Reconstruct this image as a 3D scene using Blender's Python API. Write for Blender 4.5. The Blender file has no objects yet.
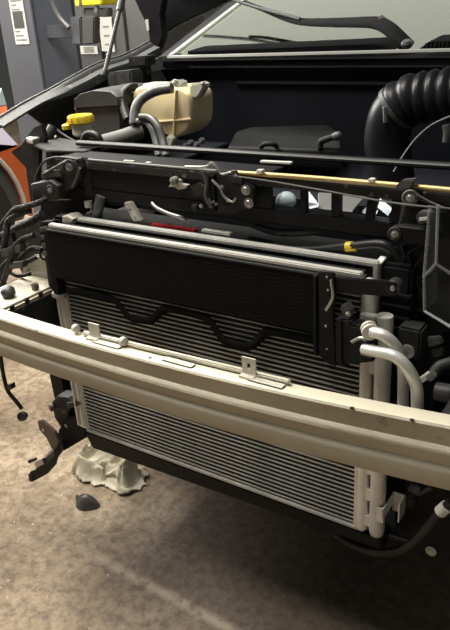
import bpy, bmesh, math, random
from mathutils import Vector, Matrix, noise
random.seed(7)
sc = bpy.context.scene
COL = sc.collection
V = Vector

# ------------------------------------------------------------------ camera
YAW, PITCH, ROLL, FPX = .607, .421, -.064, 700.0
CAM = V((.774, -1.007, 1.283))
_f = V((-math.sin(YAW)*math.cos(PITCH), math.cos(YAW)*math.cos(PITCH), -math.sin(PITCH)))
_r = V((math.cos(YAW), math.sin(YAW), 0)); _u = _r.cross(_f)
CR = _r*math.cos(ROLL) + _u*math.sin(ROLL)
CU = -_r*math.sin(ROLL) + _u*math.cos(ROLL)
cd = bpy.data.cameras.new('camera'); cam = bpy.data.objects.new('camera', cd); COL.objects.link(cam)
cam.matrix_world = Matrix(((CR.x, CU.x, -_f.x, CAM.x), (CR.y, CU.y, -_f.y, CAM.y), (CR.z, CU.z, -_f.z, CAM.z), (0, 0, 0, 1)))
cd.sensor_fit = 'AUTO'; cd.sensor_width = 36; cd.lens = FPX/630*36; cd.clip_start = .02
sc.camera = cam

# ------------------------------------------------------------------ world, lights, exposure
w = bpy.data.worlds.new('world'); sc.world = w; w.use_nodes = True
w.node_tree.nodes['Background'].inputs[0].default_value = (.80, .84, .78, 1)
w.node_tree.nodes['Background'].inputs[1].default_value = .17
def area(name, loc, target, sx, sy, power, color):
    l = bpy.data.lights.new(name, 'AREA'); l.shape = 'RECTANGLE'; l.size = sx; l.size_y = sy; l.energy = power; l.color = color
    o = bpy.data.objects.new(name, l); COL.objects.link(o); o.location = loc
    o.rotation_euler = (V(target)-V(loc)).to_track_quat('-Z', 'Y').to_euler(); return o
area('ceiling_tube_light', (-2.1, .5, 3.9), (-2.1, .5, 0), .5, 3.0, 300, (1, .95, .85))
area('ceiling_tube_light', (-.5, -.5, 3.9), (-.5, -.5, 0), .4, 1.6, 95, (1, .95, .86))
area('bay_door_daylight', (-4.6, 1.3, 2.7), (-.2, -.1, .4), 2.6, 2.2, 340, (1, .97, .93))
area('rear_fill_light', (-2.5, 7.0, 5.0), (-2.5, 1.0, 1.0), 16.0, 3.2, 290, (.99, 1, .88))  # added fill lamp behind the car, brightens the windshield reflection
vs = sc.view_settings
vs.view_transform = 'Standard'; vs.look = 'None'; vs.gamma = 1; vs.use_curve_mapping = False; vs.exposure = 0.0

# ------------------------------------------------------------------ placing helpers
def P(x, y, **k):
    d = _f + CR*((x-225)/FPX) - CU*((y-315)/FPX)
    a, v = list(k.items())[0]; i = 'XYZ'.index(a)
    return CAM + d*((v-CAM[i])/d[i])
def PY(pts, Y): return [P(x, y, Y=Y) for x, y in pts]

# ------------------------------------------------------------------ materials
MATS = {}
def mat(name, col, rough=.5, metal=0.0, col2=None, scale=8.0, amt=.5, bump=0.0, bscale=60.0, alpha=1.0, trans=0.0, spec=.5, speck=None, thr=.62, sscale=40.0, emit=None, coat=0.0, stretch=(1,1,1), sss=0):
    m = bpy.data.materials.new(name); m.use_nodes = True; nt = m.node_tree; b = nt.nodes['Principled BSDF']
    b.inputs['Roughness'].default_value = rough; b.inputs['Metallic'].default_value = metal
    b.inputs['Specular IOR Level'].default_value = spec; b.inputs['Alpha'].default_value = alpha
    b.inputs['Transmission Weight'].default_value = trans; b.inputs['Coat Weight'].default_value = coat
    if sss: b.inputs['Subsurface Weight'].default_value = sss; b.inputs['Subsurface Radius'].default_value = (.03, .02, .01)
    tc = nt.nodes.new('ShaderNodeTexCoord'); mp = nt.nodes.new('ShaderNodeMapping'); mp.inputs['Scale'].default_value = stretch
    nt.links.new(tc.outputs['Object'], mp.inputs['Vector'])
    def nz(s, d=4):
        n = nt.nodes.new('ShaderNodeTexNoise'); n.inputs['Scale'].default_value = s; n.inputs['Detail'].default_value = d
        nt.links.new(mp.outputs[0], n.inputs['Vector']); return n
    out = None
    c2 = col2 or tuple(min(1, c*.65) for c in col)
    n = nz(scale); rp = nt.nodes.new('ShaderNodeValToRGB')
    rp.color_ramp.elements[0].position = .5-.25/max(amt, .05)*.5; rp.color_ramp.elements[1].position = .5+.25/max(amt, .05)*.5
    rp.color_ramp.elements[0].color = (*c2, 1); rp.color_ramp.elements[1].color = (*col, 1)
    nt.links.new(n.outputs[0], rp.inputs[0]); out = rp.outputs[0]
    if speck:
        n2 = nz(sscale, 6); r2 = nt.nodes.new('ShaderNodeValToRGB')
        r2.color_ramp.elements[0].position = thr; r2.color_ramp.elements[1].position = thr+.06
        nt.links.new(n2.outputs[0], r2.inputs[0]); mx = nt.nodes.new('ShaderNodeMixRGB')
        nt.links.new(r2.outputs[0], mx.inputs[0]); nt.links.new(out, mx.inputs[1]); mx.inputs[2].default_value = (*speck, 1); out = mx.outputs[0]
    nt.links.new(out, b.inputs['Base Color'])
    if bump:
        n3 = nz(bscale, 5); bp = nt.nodes.new('ShaderNodeBump'); bp.inputs['Strength'].default_value = bump; bp.inputs['Distance'].default_value = .01
        nt.links.new(n3.outputs[0], bp.inputs['Height']); nt.links.new(bp.outputs[0], b.inputs['Normal'])
    if emit: b.inputs['Emission Color'].default_value = (*emit[:3], 1); b.inputs['Emission Strength'].default_value = emit[3]
    MATS[name] = m; return m
M = MATS
mat('black_plastic', (.013, .013, .014), .55, spec=.18, col2=(.008, .008, .009), scale=20, bump=.1, bscale=180)
mat('dusty_black', (.032, .031, .029), .6, spec=.35, col2=(.014, .014, .014), scale=18, speck=(.13, .12, .10), thr=.64, sscale=60)
mat('rubber', (.013, .013, .014), .45, spec=.4, col2=(.012, .012, .012), scale=30)
mat('gloss_black', (.010, .010, .012), .36, spec=.25, col2=(.016, .016, .018), scale=20)
mat('painted_bay', (.007, .009, .015), .6, spec=.25, col2=(.005, .006, .010), scale=6)
mat('grey_plastic', (.075, .075, .073), .5, col2=(.045, .045, .044), scale=12)
mat('fender_grey', (.045, .047, .048), .45, spec=.4, col2=(.032, .034, .035), scale=7, speck=(.16, .16, .15), thr=.64, sscale=30)
mat('aluminium', (.74, .73, .69), .42, .5, col2=(.62, .61, .57), scale=18, bump=.06, bscale=150)
mat('aluminium_tube', (.48, .48, .465), .5, .4, col2=(.34, .34, .33), scale=16)
mat('cast_aluminium', (.62, .59, .50), .55, .4, col2=(.42, .40, .34), scale=22, bump=.15, bscale=120)
mat('bumper_metal', (.50, .45, .35), .55, .3, col2=(.36, .32, .24), scale=7, amt=.7, bump=.12, bscale=70, speck=(.30, .25, .17), thr=.66, sscale=34, stretch=(.5, 1, 1))
mat('fin_core', (.028, .028, .027), .75, spec=.15, col2=(.018, .018, .018), scale=60)
mat('cooler_black', (.010, .010, .011), .8, spec=.12, col2=(.007, .007, .008), scale=30, speck=(.10, .10, .09), thr=.76, sscale=80)
mat('steel', (.50, .50, .48), .35, .85, col2=(.34, .34, .33), scale=25)
mat('gold_zinc', (.60, .46, .22), .5, .6, col2=(.48, .33, .13), scale=18)
mat('reservoir', (.86, .74, .48), .42, col2=(.78, .62, .34), scale=9, sss=.25, amt=.6)
mat('reservoir_clear', (.62, .62, .54), .4, col2=(.5, .5, .42), scale=14, sss=.2)
mat('yellow', (.85, .62, .03), .4, col2=(.72, .5, .02), scale=20)
mat('bright_yellow', (.88, .85, .04), .5, col2=(.8, .72, .02), scale=20)
mat('hose_grey', (.12, .12, .118), .4, col2=(.07, .07, .07), scale=25)
mat('red', (.34, .015, .02), .5)
mat('blue_white', (.80, .88, .95), .4, col2=(.66, .76, .86), scale=20)
mat('cloth', (.72, .68, .55), .9, col2=(.50, .45, .34), scale=16, amt=.5, bump=.3, bscale=200)
mat('rust_plate', (.17, .12, .10), .6, col2=(.10, .07, .06), scale=24, bump=.1)
mat('scrap_plastic', (.085, .075, .075), .5, col2=(.05, .043, .042), scale=22, speck=(.2, .17, .14), thr=.66)
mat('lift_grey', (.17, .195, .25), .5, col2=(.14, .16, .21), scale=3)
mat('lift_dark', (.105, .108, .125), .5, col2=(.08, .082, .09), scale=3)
mat('paper', (.70, .70, .64), .8, col2=(.62, .62, .56), scale=6)
mat('print', (.28, .28, .25), .8)
mat('orange_paint', (.78, .17, .045), .35, col2=(.70, .14, .035), scale=3, coat=.5)
mat('lilac_white', (.74, .66, .80), .4, col2=(.66, .62, .80), scale=3)
mat('pale_blue', (.62, .78, .85), .4)
mat('white_trim', (.78, .76, .72), .4)
mat('tyre', (.03, .03, .032), .75, col2=(.02, .02, .02), scale=30)
mat('wall_grey', (.14, .145, .15), .8, col2=(.11, .115, .12), scale=2)
mat('dash', (.16, .155, .14), .6, col2=(.12, .115, .10), scale=5)
mat('dusty_grey', (.21, .21, .20), .65, col2=(.14, .14, .135), scale=14)
mat('edge_pale', (.86, .86, .84), .5, .1, col2=(.78, .78, .76), scale=10)
mat('seat_beige', (.60, .58, .46), .8, col2=(.5, .48, .38), scale=5)
mat('smoky_plastic', (.10, .105, .11), .3, spec=.3, col2=(.08, .085, .09), scale=16, alpha=.06)
mat('smoky_edge', (.52, .53, .53), .3, col2=(.40, .41, .42), scale=16, alpha=.35)
mat('machine_grey', (.085, .085, .083), .5, col2=(.06, .06, .059), scale=5)
mat('loom_tape', (.014, .014, .015), .6, spec=.25, col2=(.03, .03, .03), scale=40, bump=.8, bscale=120)
mat('hood_black', (.014, .014, .016), .6, spec=.15)
mat('cowl_black', (.010, .010, .011), .9, spec=.05)
mat('vinyl_wave', (.011, .011, .012), .8, spec=.06)

def dust_top(m, col):
    # dust settles on whatever faces up
    nt = m.node_tree; b = nt.nodes['Principled BSDF']; src = b.inputs['Base Color'].links[0].from_socket
    g = nt.nodes.new('ShaderNodeNewGeometry'); sp = nt.nodes.new('ShaderNodeSeparateXYZ'); nt.links.new(g.outputs['True Normal'], sp.inputs[0])
    rp = nt.nodes.new('ShaderNodeValToRGB'); rp.color_ramp.elements[0].position = .55; rp.color_ramp.elements[1].position = .95; nt.links.new(sp.outputs['Z'], rp.inputs[0])
    rp.color_ramp.elements[1].color = (.72, .72, .72, 1)
    mx = nt.nodes.new('ShaderNodeMixRGB'); nt.links.new(rp.outputs[0], mx.inputs[0]); nt.links.new(src, mx.inputs[1]); mx.inputs[2].default_value = (*col, 1)
    nt.links.new(mx.outputs[0], b.inputs['Base Color'])
dust_top(M['bumper_metal'], (.72, .68, .54))
# concrete floor: blotches, grain, speckle, one pale scrape line
def floor_mat():
    m = bpy.data.materials.new('concrete'); m.use_nodes = True; nt = m.node_tree; b = nt.nodes['Principled BSDF']; N = nt.nodes; L = nt.links
    tc = N.new('ShaderNodeTexCoord')
    def noise_(s, d, r=.6):
        n = N.new('ShaderNodeTexNoise'); n.inputs['Scale'].default_value = s; n.inputs['Detail'].default_value = d; n.inputs['Roughness'].default_value = r
        L.new(tc.outputs['Object'], n.inputs['Vector']); return n.outputs[0]
    def ramp(src, *st):
        r = N.new('ShaderNodeValToRGB'); e = r.color_ramp.elements
        e[0].position, e[0].color = st[0][0], (*st[0][1], 1); e[1].position, e[1].color = st[-1][0], (*st[-1][1], 1)
        for p, c in st[1:-1]: q = e.new(p); q.color = (*c, 1)
        L.new(src, r.inputs[0]); return r.outputs[0]
    def mix(f, a, c, mode='MIX'):
        x = N.new('ShaderNodeMixRGB'); x.blend_type = mode
        for i, s in enumerate((f, a, c)):
            if isinstance(s, (int, float)): x.inputs[i].default_value = s
            elif isinstance(s, tuple): x.inputs[i].default_value = (*s, 1)
            else: L.new(s, x.inputs[i])
        return x.outputs[0]
    base = ramp(noise_(2.6, 6), (.34, (.17, .125, .082)), (.50, (.285, .218, .148)), (.66, (.42, .335, .235)))
    grain = ramp(noise_(38, 8, .7), (.40, (.42, .40, .38)), (.58, (1.0, 1.0, 1.0)))
    c = mix(.8, base, grain, 'MULTIPLY')
    c = mix(ramp(noise_(9, 10, .8), (.56, (0, 0, 0)), (.64, (.5, .5, .5))), c, (.12, .10, .08))
    c = mix(ramp(noise_(55, 5), (.66, (0, 0, 0)), (.70, (.7, .7, .7))), c, (.60, .53, .42))
    # oily dark stain plus painted shade under the car's front end, ragged edge
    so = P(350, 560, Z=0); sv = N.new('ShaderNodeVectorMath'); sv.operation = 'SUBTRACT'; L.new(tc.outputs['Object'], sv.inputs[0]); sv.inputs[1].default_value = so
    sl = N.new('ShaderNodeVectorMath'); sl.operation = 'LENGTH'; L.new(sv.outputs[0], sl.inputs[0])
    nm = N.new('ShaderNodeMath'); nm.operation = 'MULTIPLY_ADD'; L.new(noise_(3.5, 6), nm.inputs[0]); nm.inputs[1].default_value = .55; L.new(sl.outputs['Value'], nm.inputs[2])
    stain_shade = ramp(nm.outputs[0], (.72, (.82, .82, .82)), (1.22, (0, 0, 0)))
    c = mix(stain_shade, c, mix(.6, (.105, .083, .066), grain, 'MULTIPLY'))
    # scrape line
    A = P(95, 556, Z=0); B = P(228, 628, Z=0); d = (B-A).normalized(); nrm = V((-d.y, d.x, 0))
    dp = N.new('ShaderNodeVectorMath'); dp.operation = 'DOT_PRODUCT'; L.new(tc.outputs['Object'], dp.inputs[0]); dp.inputs[1].default_value = nrm
    sb = N.new('ShaderNodeMath'); sb.operation = 'SUBTRACT'; L.new(dp.outputs['Value'], sb.inputs[0]); sb.inputs[1].default_value = A.dot(nrm)
    ab = N.new('ShaderNodeMath'); ab.operation = 'ABSOLUTE'; L.new(sb.outputs[0], ab.inputs[0])
    ln = ramp(ab.outputs[0], (.004, (1, 1, 1)), (.020, (0, 0, 0)))
    msk = mix(1.0, ln, ramp(noise_(30, 5), (.40, (.2, .2, .2)), (.54, (.85, .85, .85))), 'MULTIPLY')
    msk = mix(1.0, msk, stain_shade, 'MULTIPLY')
    c = mix(msk, c, (.40, .34, .26))
    L.new(c, b.inputs['Base Color']); b.inputs['Roughness'].default_value = .72; b.inputs['Specular IOR Level'].default_value = .35
    bp = N.new('ShaderNodeBump'); bp.inputs['Strength'].default_value = .35; bp.inputs['Distance'].default_value = .008
    L.new(noise_(60, 8, .7), bp.inputs['Height']); L.new(bp.outputs[0], b.inputs['Normal'])
    M['concrete'] = m
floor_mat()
def glass_mat():
    m = bpy.data.materials.new('windshield_glass'); m.use_nodes = True; nt = m.node_tree; N = nt.nodes; L = nt.links
    N.remove(N['Principled BSDF']); out = N['Material Output']
    t = N.new('ShaderNodeBsdfTransparent'); t.inputs[0].default_value = (.80, .84, .76, 1)
    g = N.new('ShaderNodeBsdfGlossy'); g.inputs['Roughness'].default_value = .05; g.inputs[0].default_value = (.98, 1, .93, 1)
    fr = N.new('ShaderNodeFresnel'); fr.inputs[0].default_value = 1.7
    mx = N.new('ShaderNodeMixShader'); L.new(fr.outputs[0], mx.inputs[0]); L.new(t.outputs[0], mx.inputs[1]); L.new(g.outputs[0], mx.inputs[2]); L.new(mx.outputs[0], out.inputs[0])
    M['glass'] = m
glass_mat()

# ------------------------------------------------------------------ mesh builder
class MB:
    def __init__(s): s.v = []; s.f = []
    def raw(s, vs_, fs): o = len(s.v); s.v += [V(v) for v in vs_]; s.f += [[i+o for i in f] for f in fs]; return s
    def box(s, x0, x1, y0, y1, z0, z1):
        return s.raw([(x, y, z) for x in (x0, x1) for y in (y0, y1) for z in (z0, z1)],
                     [(0, 1, 3, 2), (4, 6, 7, 5), (0, 4, 5, 1), (2, 3, 7, 6), (0, 2, 6, 4), (1, 5, 7, 3)])
    def bar(s, a, b, wd, ht, up=V((0, 0, 1))):
        a, b = V(a), V(b); d = (b-a).normalized(); r = d.cross(up)
        if r.length < 1e-4: r = d.cross(V((0, 1, 0)))
        r.normalize(); u = r.cross(d)
        return s.raw([p + r*sx*wd/2 + u*sz*ht/2 for p in (a, b) for sx in (-1, 1) for sz in (-1, 1)],
                     [(0, 1, 3, 2), (4, 6, 7, 5), (0, 4, 5, 1), (2, 3, 7, 6), (0, 2, 6, 4), (1, 5, 7, 3)])
    def tube(s, pts, r, n=12, smooth=6, flat=1.0, flatdir=None):
        pts = [V(p) for p in pts]
        if smooth and len(pts) > 2: pts, tt = catmull(pts, smooth)
        else: tt = list(range(len(pts)))
        o = len(s.v); N = len(pts); up = None
        for i, p in enumerate(pts):
            d = (pts[min(i+1, N-1)]-pts[max(i-1, 0)]).normalized()
            if flatdir is not None: up = (flatdir - d*flatdir.dot(d)).normalized()
            elif up is None: up = d.orthogonal().normalized()
            else: up = (up - d*up.dot(d)).normalized()
            sd = d.cross(up); rr = r(i/(N-1)) if callable(r) else r
            for k in range(n):
                a = 2*math.pi*k/n; s.v.append(p + up*math.cos(a)*rr*flat + sd*math.sin(a)*rr)
        for i in range(N-1):
            for k in range(n): s.f.append([o+i*n+k, o+i*n+(k+1) % n, o+(i+1)*n+(k+1) % n, o+(i+1)*n+k])
        s.f.append([o+k for k in range(n)][::-1]); s.f.append([o+(N-1)*n+k for k in range(n)]); return s
    def lathe(s, prof, base, axis, n=20):
        """prof: (radius, height) along axis"""
        base, ax = V(base), V(axis).normalized(); u = ax.orthogonal().normalized(); w_ = ax.cross(u); o = len(s.v)
        for r, h in prof:
            for k in range(n): a = 2*math.pi*k/n; s.v.append(base + ax*h + (u*math.cos(a)+w_*math.sin(a))*r)
        for i in range(len(prof)-1):
            for k in range(n): s.f.append([o+i*n+k, o+i*n+(k+1) % n, o+(i+1)*n+(k+1) % n, o+(i+1)*n+k])
        s.f.append([o+k for k in range(n)][::-1]); s.f.append([o+(len(prof)-1)*n+k for k in range(n)]); return s
    def prism(s, poly, vec):
        poly = [V(p) for p in poly]; vec = V(vec); n = len(poly)
        return s.raw(poly + [p+vec for p in poly], [list(range(n)), [n+i for i in range(n)][::-1]] + [[i, n+i, n+(i+1) % n, (i+1) % n] for i in range(n)])
    def pillow(s, poly, vec, inset=.2, k=4):
        """prism with rounded ends: rings shrink towards the centroid near both ends"""
        poly = [V(p) for p in poly]; vec = V(vec); n = len(poly); c = sum(poly, V())/n; o = len(s.v); rings = []
        for i in range(k+1): a = i/k*math.pi/2; rings.append((.5*inset*(1-math.sin(a)) if False else inset*(1-math.cos(math.pi/2-a)), .5*inset*2*(1-math.cos(a))*.5))
        seq = [(sh, t) for sh, t in rings] + [(sh, 1-t) for sh, t in rings[::-1]]
        # first ring: full inset at t=0 -> zero inset deeper
        seq = []
        for i in range(k+1): a = i/k*math.pi/2; seq.append((inset*(1-math.sin(a)), .22*(1-math.cos(a))))
        seq += [(sh, 1-t) for sh, t in seq[::-1]]
        for sh, t in seq:
            for p in poly: s.v.append(p + (c-p)*sh + vec*t)
        R = len(seq)
        for i in range(R-1):
            for j in range(n): s.f.append([o+i*n+j, o+(i+1)*n+j, o+(i+1)*n+(j+1) % n, o+i*n+(j+1) % n])
        s.f.append([o+j for j in range(n)]); s.f.append([o+(R-1)*n+j for j in range(n)][::-1]); return s
def catmull(pts, k):
    q = [pts[0]*2-pts[1]] + pts + [pts[-1]*2-pts[-2]]; out = []
    for i in range(1, len(q)-2):
        for j in range(k):
            t = j/k; a, b, c, d = q[i-1], q[i], q[i+1], q[i+2]
            out.append(.5*((2*b)+(c-a)*t+(2*a-5*b+4*c-d)*t*t+(3*b-a-3*c+d)*t**3))
    out.append(pts[-1]); return out, None
def rnd(poly, k=4):
    """round a closed pixel/3-D polygon"""
    pts = [V(p) for p in poly]; n = len(pts); out = []
    for i in range(n):
        a, b, c, d = pts[i-1], pts[i], pts[(i+1) % n], pts[(i+2) % n]
        for j in range(k):
            t = j/k; out.append(.5*((2*b)+(c-a)*t+(2*a-5*b+4*c-d)*t*t+(3*b-a-3*c+d)*t**3))
    return out
ORG = {}
def finish(name, mb, m, parent, smooth, bevel, base):
    me = bpy.data.meshes.new(name)
    if parent is not None: org = ORG[parent.name]
    else:
        lo = V((min(v.x for v in mb.v), min(v.y for v in mb.v), min(v.z for v in mb.v))); hi = V((max(v.x for v in mb.v), max(v.y for v in mb.v), max(v.z for v in mb.v)))
        org = V(((lo.x+hi.x)/2, (lo.y+hi.y)/2, lo.z)) if base is None else V(base)
    me.from_pydata([v-org for v in mb.v], [], mb.f); bm = bmesh.new(); bm.from_mesh(me)
    bmesh.ops.recalc_face_normals(bm, faces=bm.faces)
    if bevel: bmesh.ops.bevel(bm, geom=[e for e in bm.edges if e.calc_face_angle(0) > .5], offset=bevel, segments=2, affect='EDGES', clamp_overlap=True)
    bm.to_mesh(me); bm.free()
    if smooth:
        for p in me.polygons: p.use_smooth = True
        try: me.set_sharp_from_angle(angle=math.radians(38))
        except Exception: pass
    me.materials.append(M[m] if isinstance(m, str) else m)
    o = bpy.data.objects.new(name, me); COL.objects.link(o)
    if parent is not None: o.parent = parent
    else: o.location = org
    ORG[o.name] = org
    return o
def part(name, mb, m, parent, smooth=True, bevel=0, label=None):
    o = finish(name, mb, m, parent, smooth, bevel, None)
    if label: o['label'] = label
    return o
def tag(o, label, cat, group=None):
    o['label'] = label; o['category'] = cat
    if group: o['group'] = group
    return o
def single(name, mb, m, label, cat, group=None, smooth=True, bevel=0): return tag(finish(name, mb, m, None, smooth, bevel, None), label, cat, group)
def thing(name, base, label, cat, group=None):
    o = bpy.data.objects.new(name, None); COL.objects.link(o); o.location = base; o.empty_display_size = .05; ORG[o.name] = V(base)
    return tag(o, label, cat, group)
def struct(name, mb, m, smooth=False, bevel=0, base=None):
    o = finish(name, mb, m, None, smooth, bevel, base); o['kind'] = 'structure'; return o
def share(src, name, parent, loc):
    o = src.copy(); o.name = name; COL.objects.link(o); o.parent = parent; o.location = loc; return o
FWD = V((0, -1, 0))
def bolt(parent, p, axis, r, m='steel', washer=True, name='bolt', h=.35):
    mb = MB(); p = V(p); ax = V(axis).normalized()
    prof = [(r, 0), (r, r*.15)] if washer else [(r*.6, 0)]
    mb.lathe(prof + [(r*.62, r*.16), (r*.62, r*h), (r*.5, r*(h+.12))], p, ax, 12)
    return part(name, mb, m, parent)
def bush(parent, p, axis, r, d=.02, ring='dusty_black', core='steel'):
    p = V(p); ax = V(axis).normalized()
    mb = MB().lathe([(r*1.0, -d), (r*1.0, 0), (r*.86, r*.12), (r*.72, r*.12), (r*.66, 0), (r*.62, -r*.1)], p, ax, 22)
    o = part('bushing', mb, ring, parent)
    c = part('bolt', MB().lathe([(r*.62, -.004), (r*.58, r*.05), (r*.34, r*.06), (r*.34, r*.28), (r*.26, r*.34)], p, ax, 16), core, o)
    return o

# ================================================================== SETTING
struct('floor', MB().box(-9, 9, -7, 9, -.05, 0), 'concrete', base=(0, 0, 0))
struct('wall_back', MB().box(-9, 9, 7.0, 7.2, 0, 4.5), 'wall_grey')
struct('wall_left', MB().box(-7.2, -7.0, -7, 7.2, 0, 4.5), 'wall_grey')

# ================================================================== CONDENSER
T0, T1 = .345, .862
cond = thing('condenser', (0, .01, .34), 'silver aluminium condenser with horizontal tubes standing behind the bumper beam', 'condenser')
part('fin_core', MB().box(-.35, .35, .0005, .022, T0, T1), 'fin_core', cond, False)
proto = None; z = T0 + .004
while z < T1-.004:
    if proto is None:
        proto = part('tube', MB().box(-.352, .352, -.003, .020, z-.0013, z+.0013), 'aluminium_tube', cond, False); z0 = z
    else: share(proto, 'tube', cond, (0, 0, z-z0))
    z += .0101
part('top_rail', MB().box(-.360, .358, -.018, -.004, .861, .870), 'aluminium', cond, False, .002, 'bright bare top rail')
part('top_lip', MB().box(-.358, .352, -.0275, -.017, .857, .8605), 'fin_core', cond, False, .001)
part('bottom_rail', MB().box(-.36, .37, -.006, .022, .334, .343), 'aluminium_tube', cond, False, .002)
lh = part('left_header', MB().box(-.384, -.352, -.006, .02, .34, .702), 'aluminium', cond, False, .004)
part('rib', MB().box(-.381, -.375, -.012, -.004, .35, .70), 'aluminium', lh, False, .001)
part('rib', MB().box(-.364, -.360, -.010, -.004, .35, .70), 'aluminium', lh, False, .001)
part('cap', MB().box(-.392, -.356, -.015, .018, .690, .706), 'aluminium', lh, False, .003)
rh = part('right_header', MB().lathe([(.006, .34), (.0125, .345), (.0125, .845), (.011, .853), (.005, .857)], (.3655, 0, 0), (0, 0, 1), 20), 'aluminium', cond)
part('side_plate', MB().box(.350, .361, -.010, .01, .345, .62), 'aluminium', rh, False, .002)
dr = part('receiver_drier', MB().lathe([(.004, .338), (.0125, .346), (.0145, .356), (.0145, .795), (.0138, .80), (.0120, .80), (.0118, .795)], (.397, -.008, 0), (0, 0, 1), 24), 'aluminium', cond)
for zz in (.37, .43, .49, .55, .62, .70, .78):
    part('web', MB().box(.362, .392, -.010, .004, zz-.014, zz+.014), 'aluminium', dr, False, .002)
b = P(383, 512, Y=-.02)
mb = MB(); mb.box(.402, .415, -.0245, -.0225, b.z-.022, b.z+.010); mb.box(.413, .4155, -.0245, .03, b.z-.012, b.z+.012); mb.box(.413, .436, .028, .0305, b.z-.03, b.z+.012); mb.box(.434, .4365, .0, .0305, b.z-.03, b.z+.012)
part('mounting_tab', mb, 'aluminium', cond, False)
mb = MB().box(.352, .388, -.024, -.012, .79, .803).box(.352, .362, -.024, -.005, .775, .803)
part('clamp', mb, 'aluminium', cond, False, .002)

# black cooler core on the upper part of the condenser
oc = thing('oil_cooler', (-.045, -.02, .75), 'flat black finned cooler core covering the upper third of the condenser', 'cooler')
part('core', MB().box(-.362, .285, -.0245, -.004, .752, .859), 'cooler_black', oc, False, .002)
pf = None
for i in range(15):
    zz = .7535 + i*.0072
    if pf is None: pf = part('fin', MB().box(-.361, .284, -.0251, -.022, zz-.0027, zz+.0027), 'cooler_black', oc, False)
    else: share(pf, 'fin', oc, (0, 0, i*.0072))
part('side_plate', MB().box(-.374, -.352, -.024, .03, .706, .858), 'cooler_black', oc, False, .003)

# wavy trim strip across the condenser
wv = [(68, 291), (90, 293), (112, 299), (121, 307), (129, 317), (140, 320), (152, 320), (159, 313), (166, 309), (185, 312), (207, 319), (216, 330), (224, 341), (236, 345), (251, 346), (260, 338), (267, 332), (285, 334), (320, 341)]
single('bent_guard_strip', MB().tube(PY(wv, -.017), .0085, 10, 4, .45, V((0, 1, 0))), 'vinyl_wave', 'thin black strip bent in waves lying across the condenser tubes', 'strip')

# ================================================================== RADIATOR (behind the condenser)
rad = thing('radiator', (0, .06, .35), 'radiator with black core and bright top channel just behind the condenser', 'radiator')
part('core', MB().box(-.35, .35, .048, .075, .36, .862), 'fin_core', rad, False)
ch = part('top_channel', MB().box(-.352, .358, .042, .060, .860, .869), 'aluminium', rad, False, .002, 'bright bare top channel')
part('end_cap', MB().pillow([(-.368, .030, .858), (-.335, .030, .858), (-.332, .030, .870), (-.345, .030, .877), (-.366, .030, .873)], (0, .034, 0)), 'cast_aluminium', ch)
part('end_plate', MB().box(.356, .3655, .036, .062, .775, .872), 'aluminium', rad, False, .002)
part('bent_tip', MB().bar(P(378, 264, Y=.045), P(384, 257, Y=.06), .012, .005), 'aluminium', rad, False, .001)
st = part('side_tank', MB().box(.366, .42, .046, .085, .36, .868), 'black_plastic', rad, False, .006)
for i in range(22): part('rib', MB().box(.368, .422, .040, .05, .385+i*.0205, .389+i*.0205), 'black_plastic', st, False)
part('side_tank', MB().box(-.42, -.352, .046, .085, .36, .862), 'black_plastic', rad, False, .006)
# fan shroud top
fs = thing('fan_shroud', (0, .15, .36), 'black plastic fan shroud behind the radiator under the upper cross bar', 'shroud')
part('panel', MB().box(-.40, .44, .088, .11, .36, .845), 'black_plastic', fs, False, .004)
part('top_ledge', MB().box(-.40, .44, .088, .20, .832, .846), 'black_plastic', fs, False, .004)
part('label_strip', MB().bar(P(152, 224.5, Y=.079), P(196, 230.5, Y=.079), .012, .006), 'red', fs, False, .001, 'red strip')
mb = MB(); mb.bar(P(203, 230, Y=.079), P(231, 234, Y=.079), .012, .005); part('label_strip', mb, 'paper', fs, False, 0, 'white strip')

# ================================================================== MOUNTING BRACKET with arm, right side of cooler
br = thing('pipe_bracket', P(328, 368, Y=-.03), 'black steel bracket with sideways arm bolted over the condenser and holding two pipes', 'bracket')
part('upright', MB().prism(PY([(318, 272), (334, 273), (335, 300), (333, 310), (336, 367), (327, 364), (319, 356)], -.040), (0, .006, 0)), 'black_plastic', br, False, .0015)
part('flange', MB().box(.283, .2885, -.04, -.008, .715, .862), 'black_plastic', br, False)
part('arm', MB().prism(PY([(328, 277), (388, 281), (396, 283), (397, 297), (388, 297), (328, 292)], -.036), (0, .006, 0)), 'black_plastic', br, False, .0015)
bush(br, P(393, 288, Y=-.034), (.1, -1, .1), .0125)
bx = part('block', MB().prism(PY([(335, 318), (350, 320), (352, 326), (372, 328), (374, 362), (340, 366)], -.060), (0, .024, 0)), 'black_plastic', br, False, .003)
part('rib', MB().prism(PY([(336, 318), (341, 320), (342, 367), (336, 362)], -.064), (0, .01, 0)), 'black_plastic', bx, False, .001)
cl = part('clip', MB().prism(PY([(340, 307), (347, 303), (352, 310), (350, 322), (343, 320)], -.05), (0, .012, 0)), 'grey_plastic', br, False, .001)
bolt(cl, P(348, 314, Y=-.052), FWD, .005)
part('brace', MB().tube(PY([(331, 280), (333, 295), (331, 302), (326, 310)], -.046), .0026, 8, 4), 'steel', br)
for px, py in ((327, 277), (328, 290), (327, 310), (326, 326), (327, 349)):
    bolt(br, P(px, py, Y=-.040), FWD, .0035, 'steel', False, 'rivet')
part('latch_wire', MB().tube(PY([(352, 342), (360, 338), (366, 340)], -.066), .003, 8, 3), 'steel', br)

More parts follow.
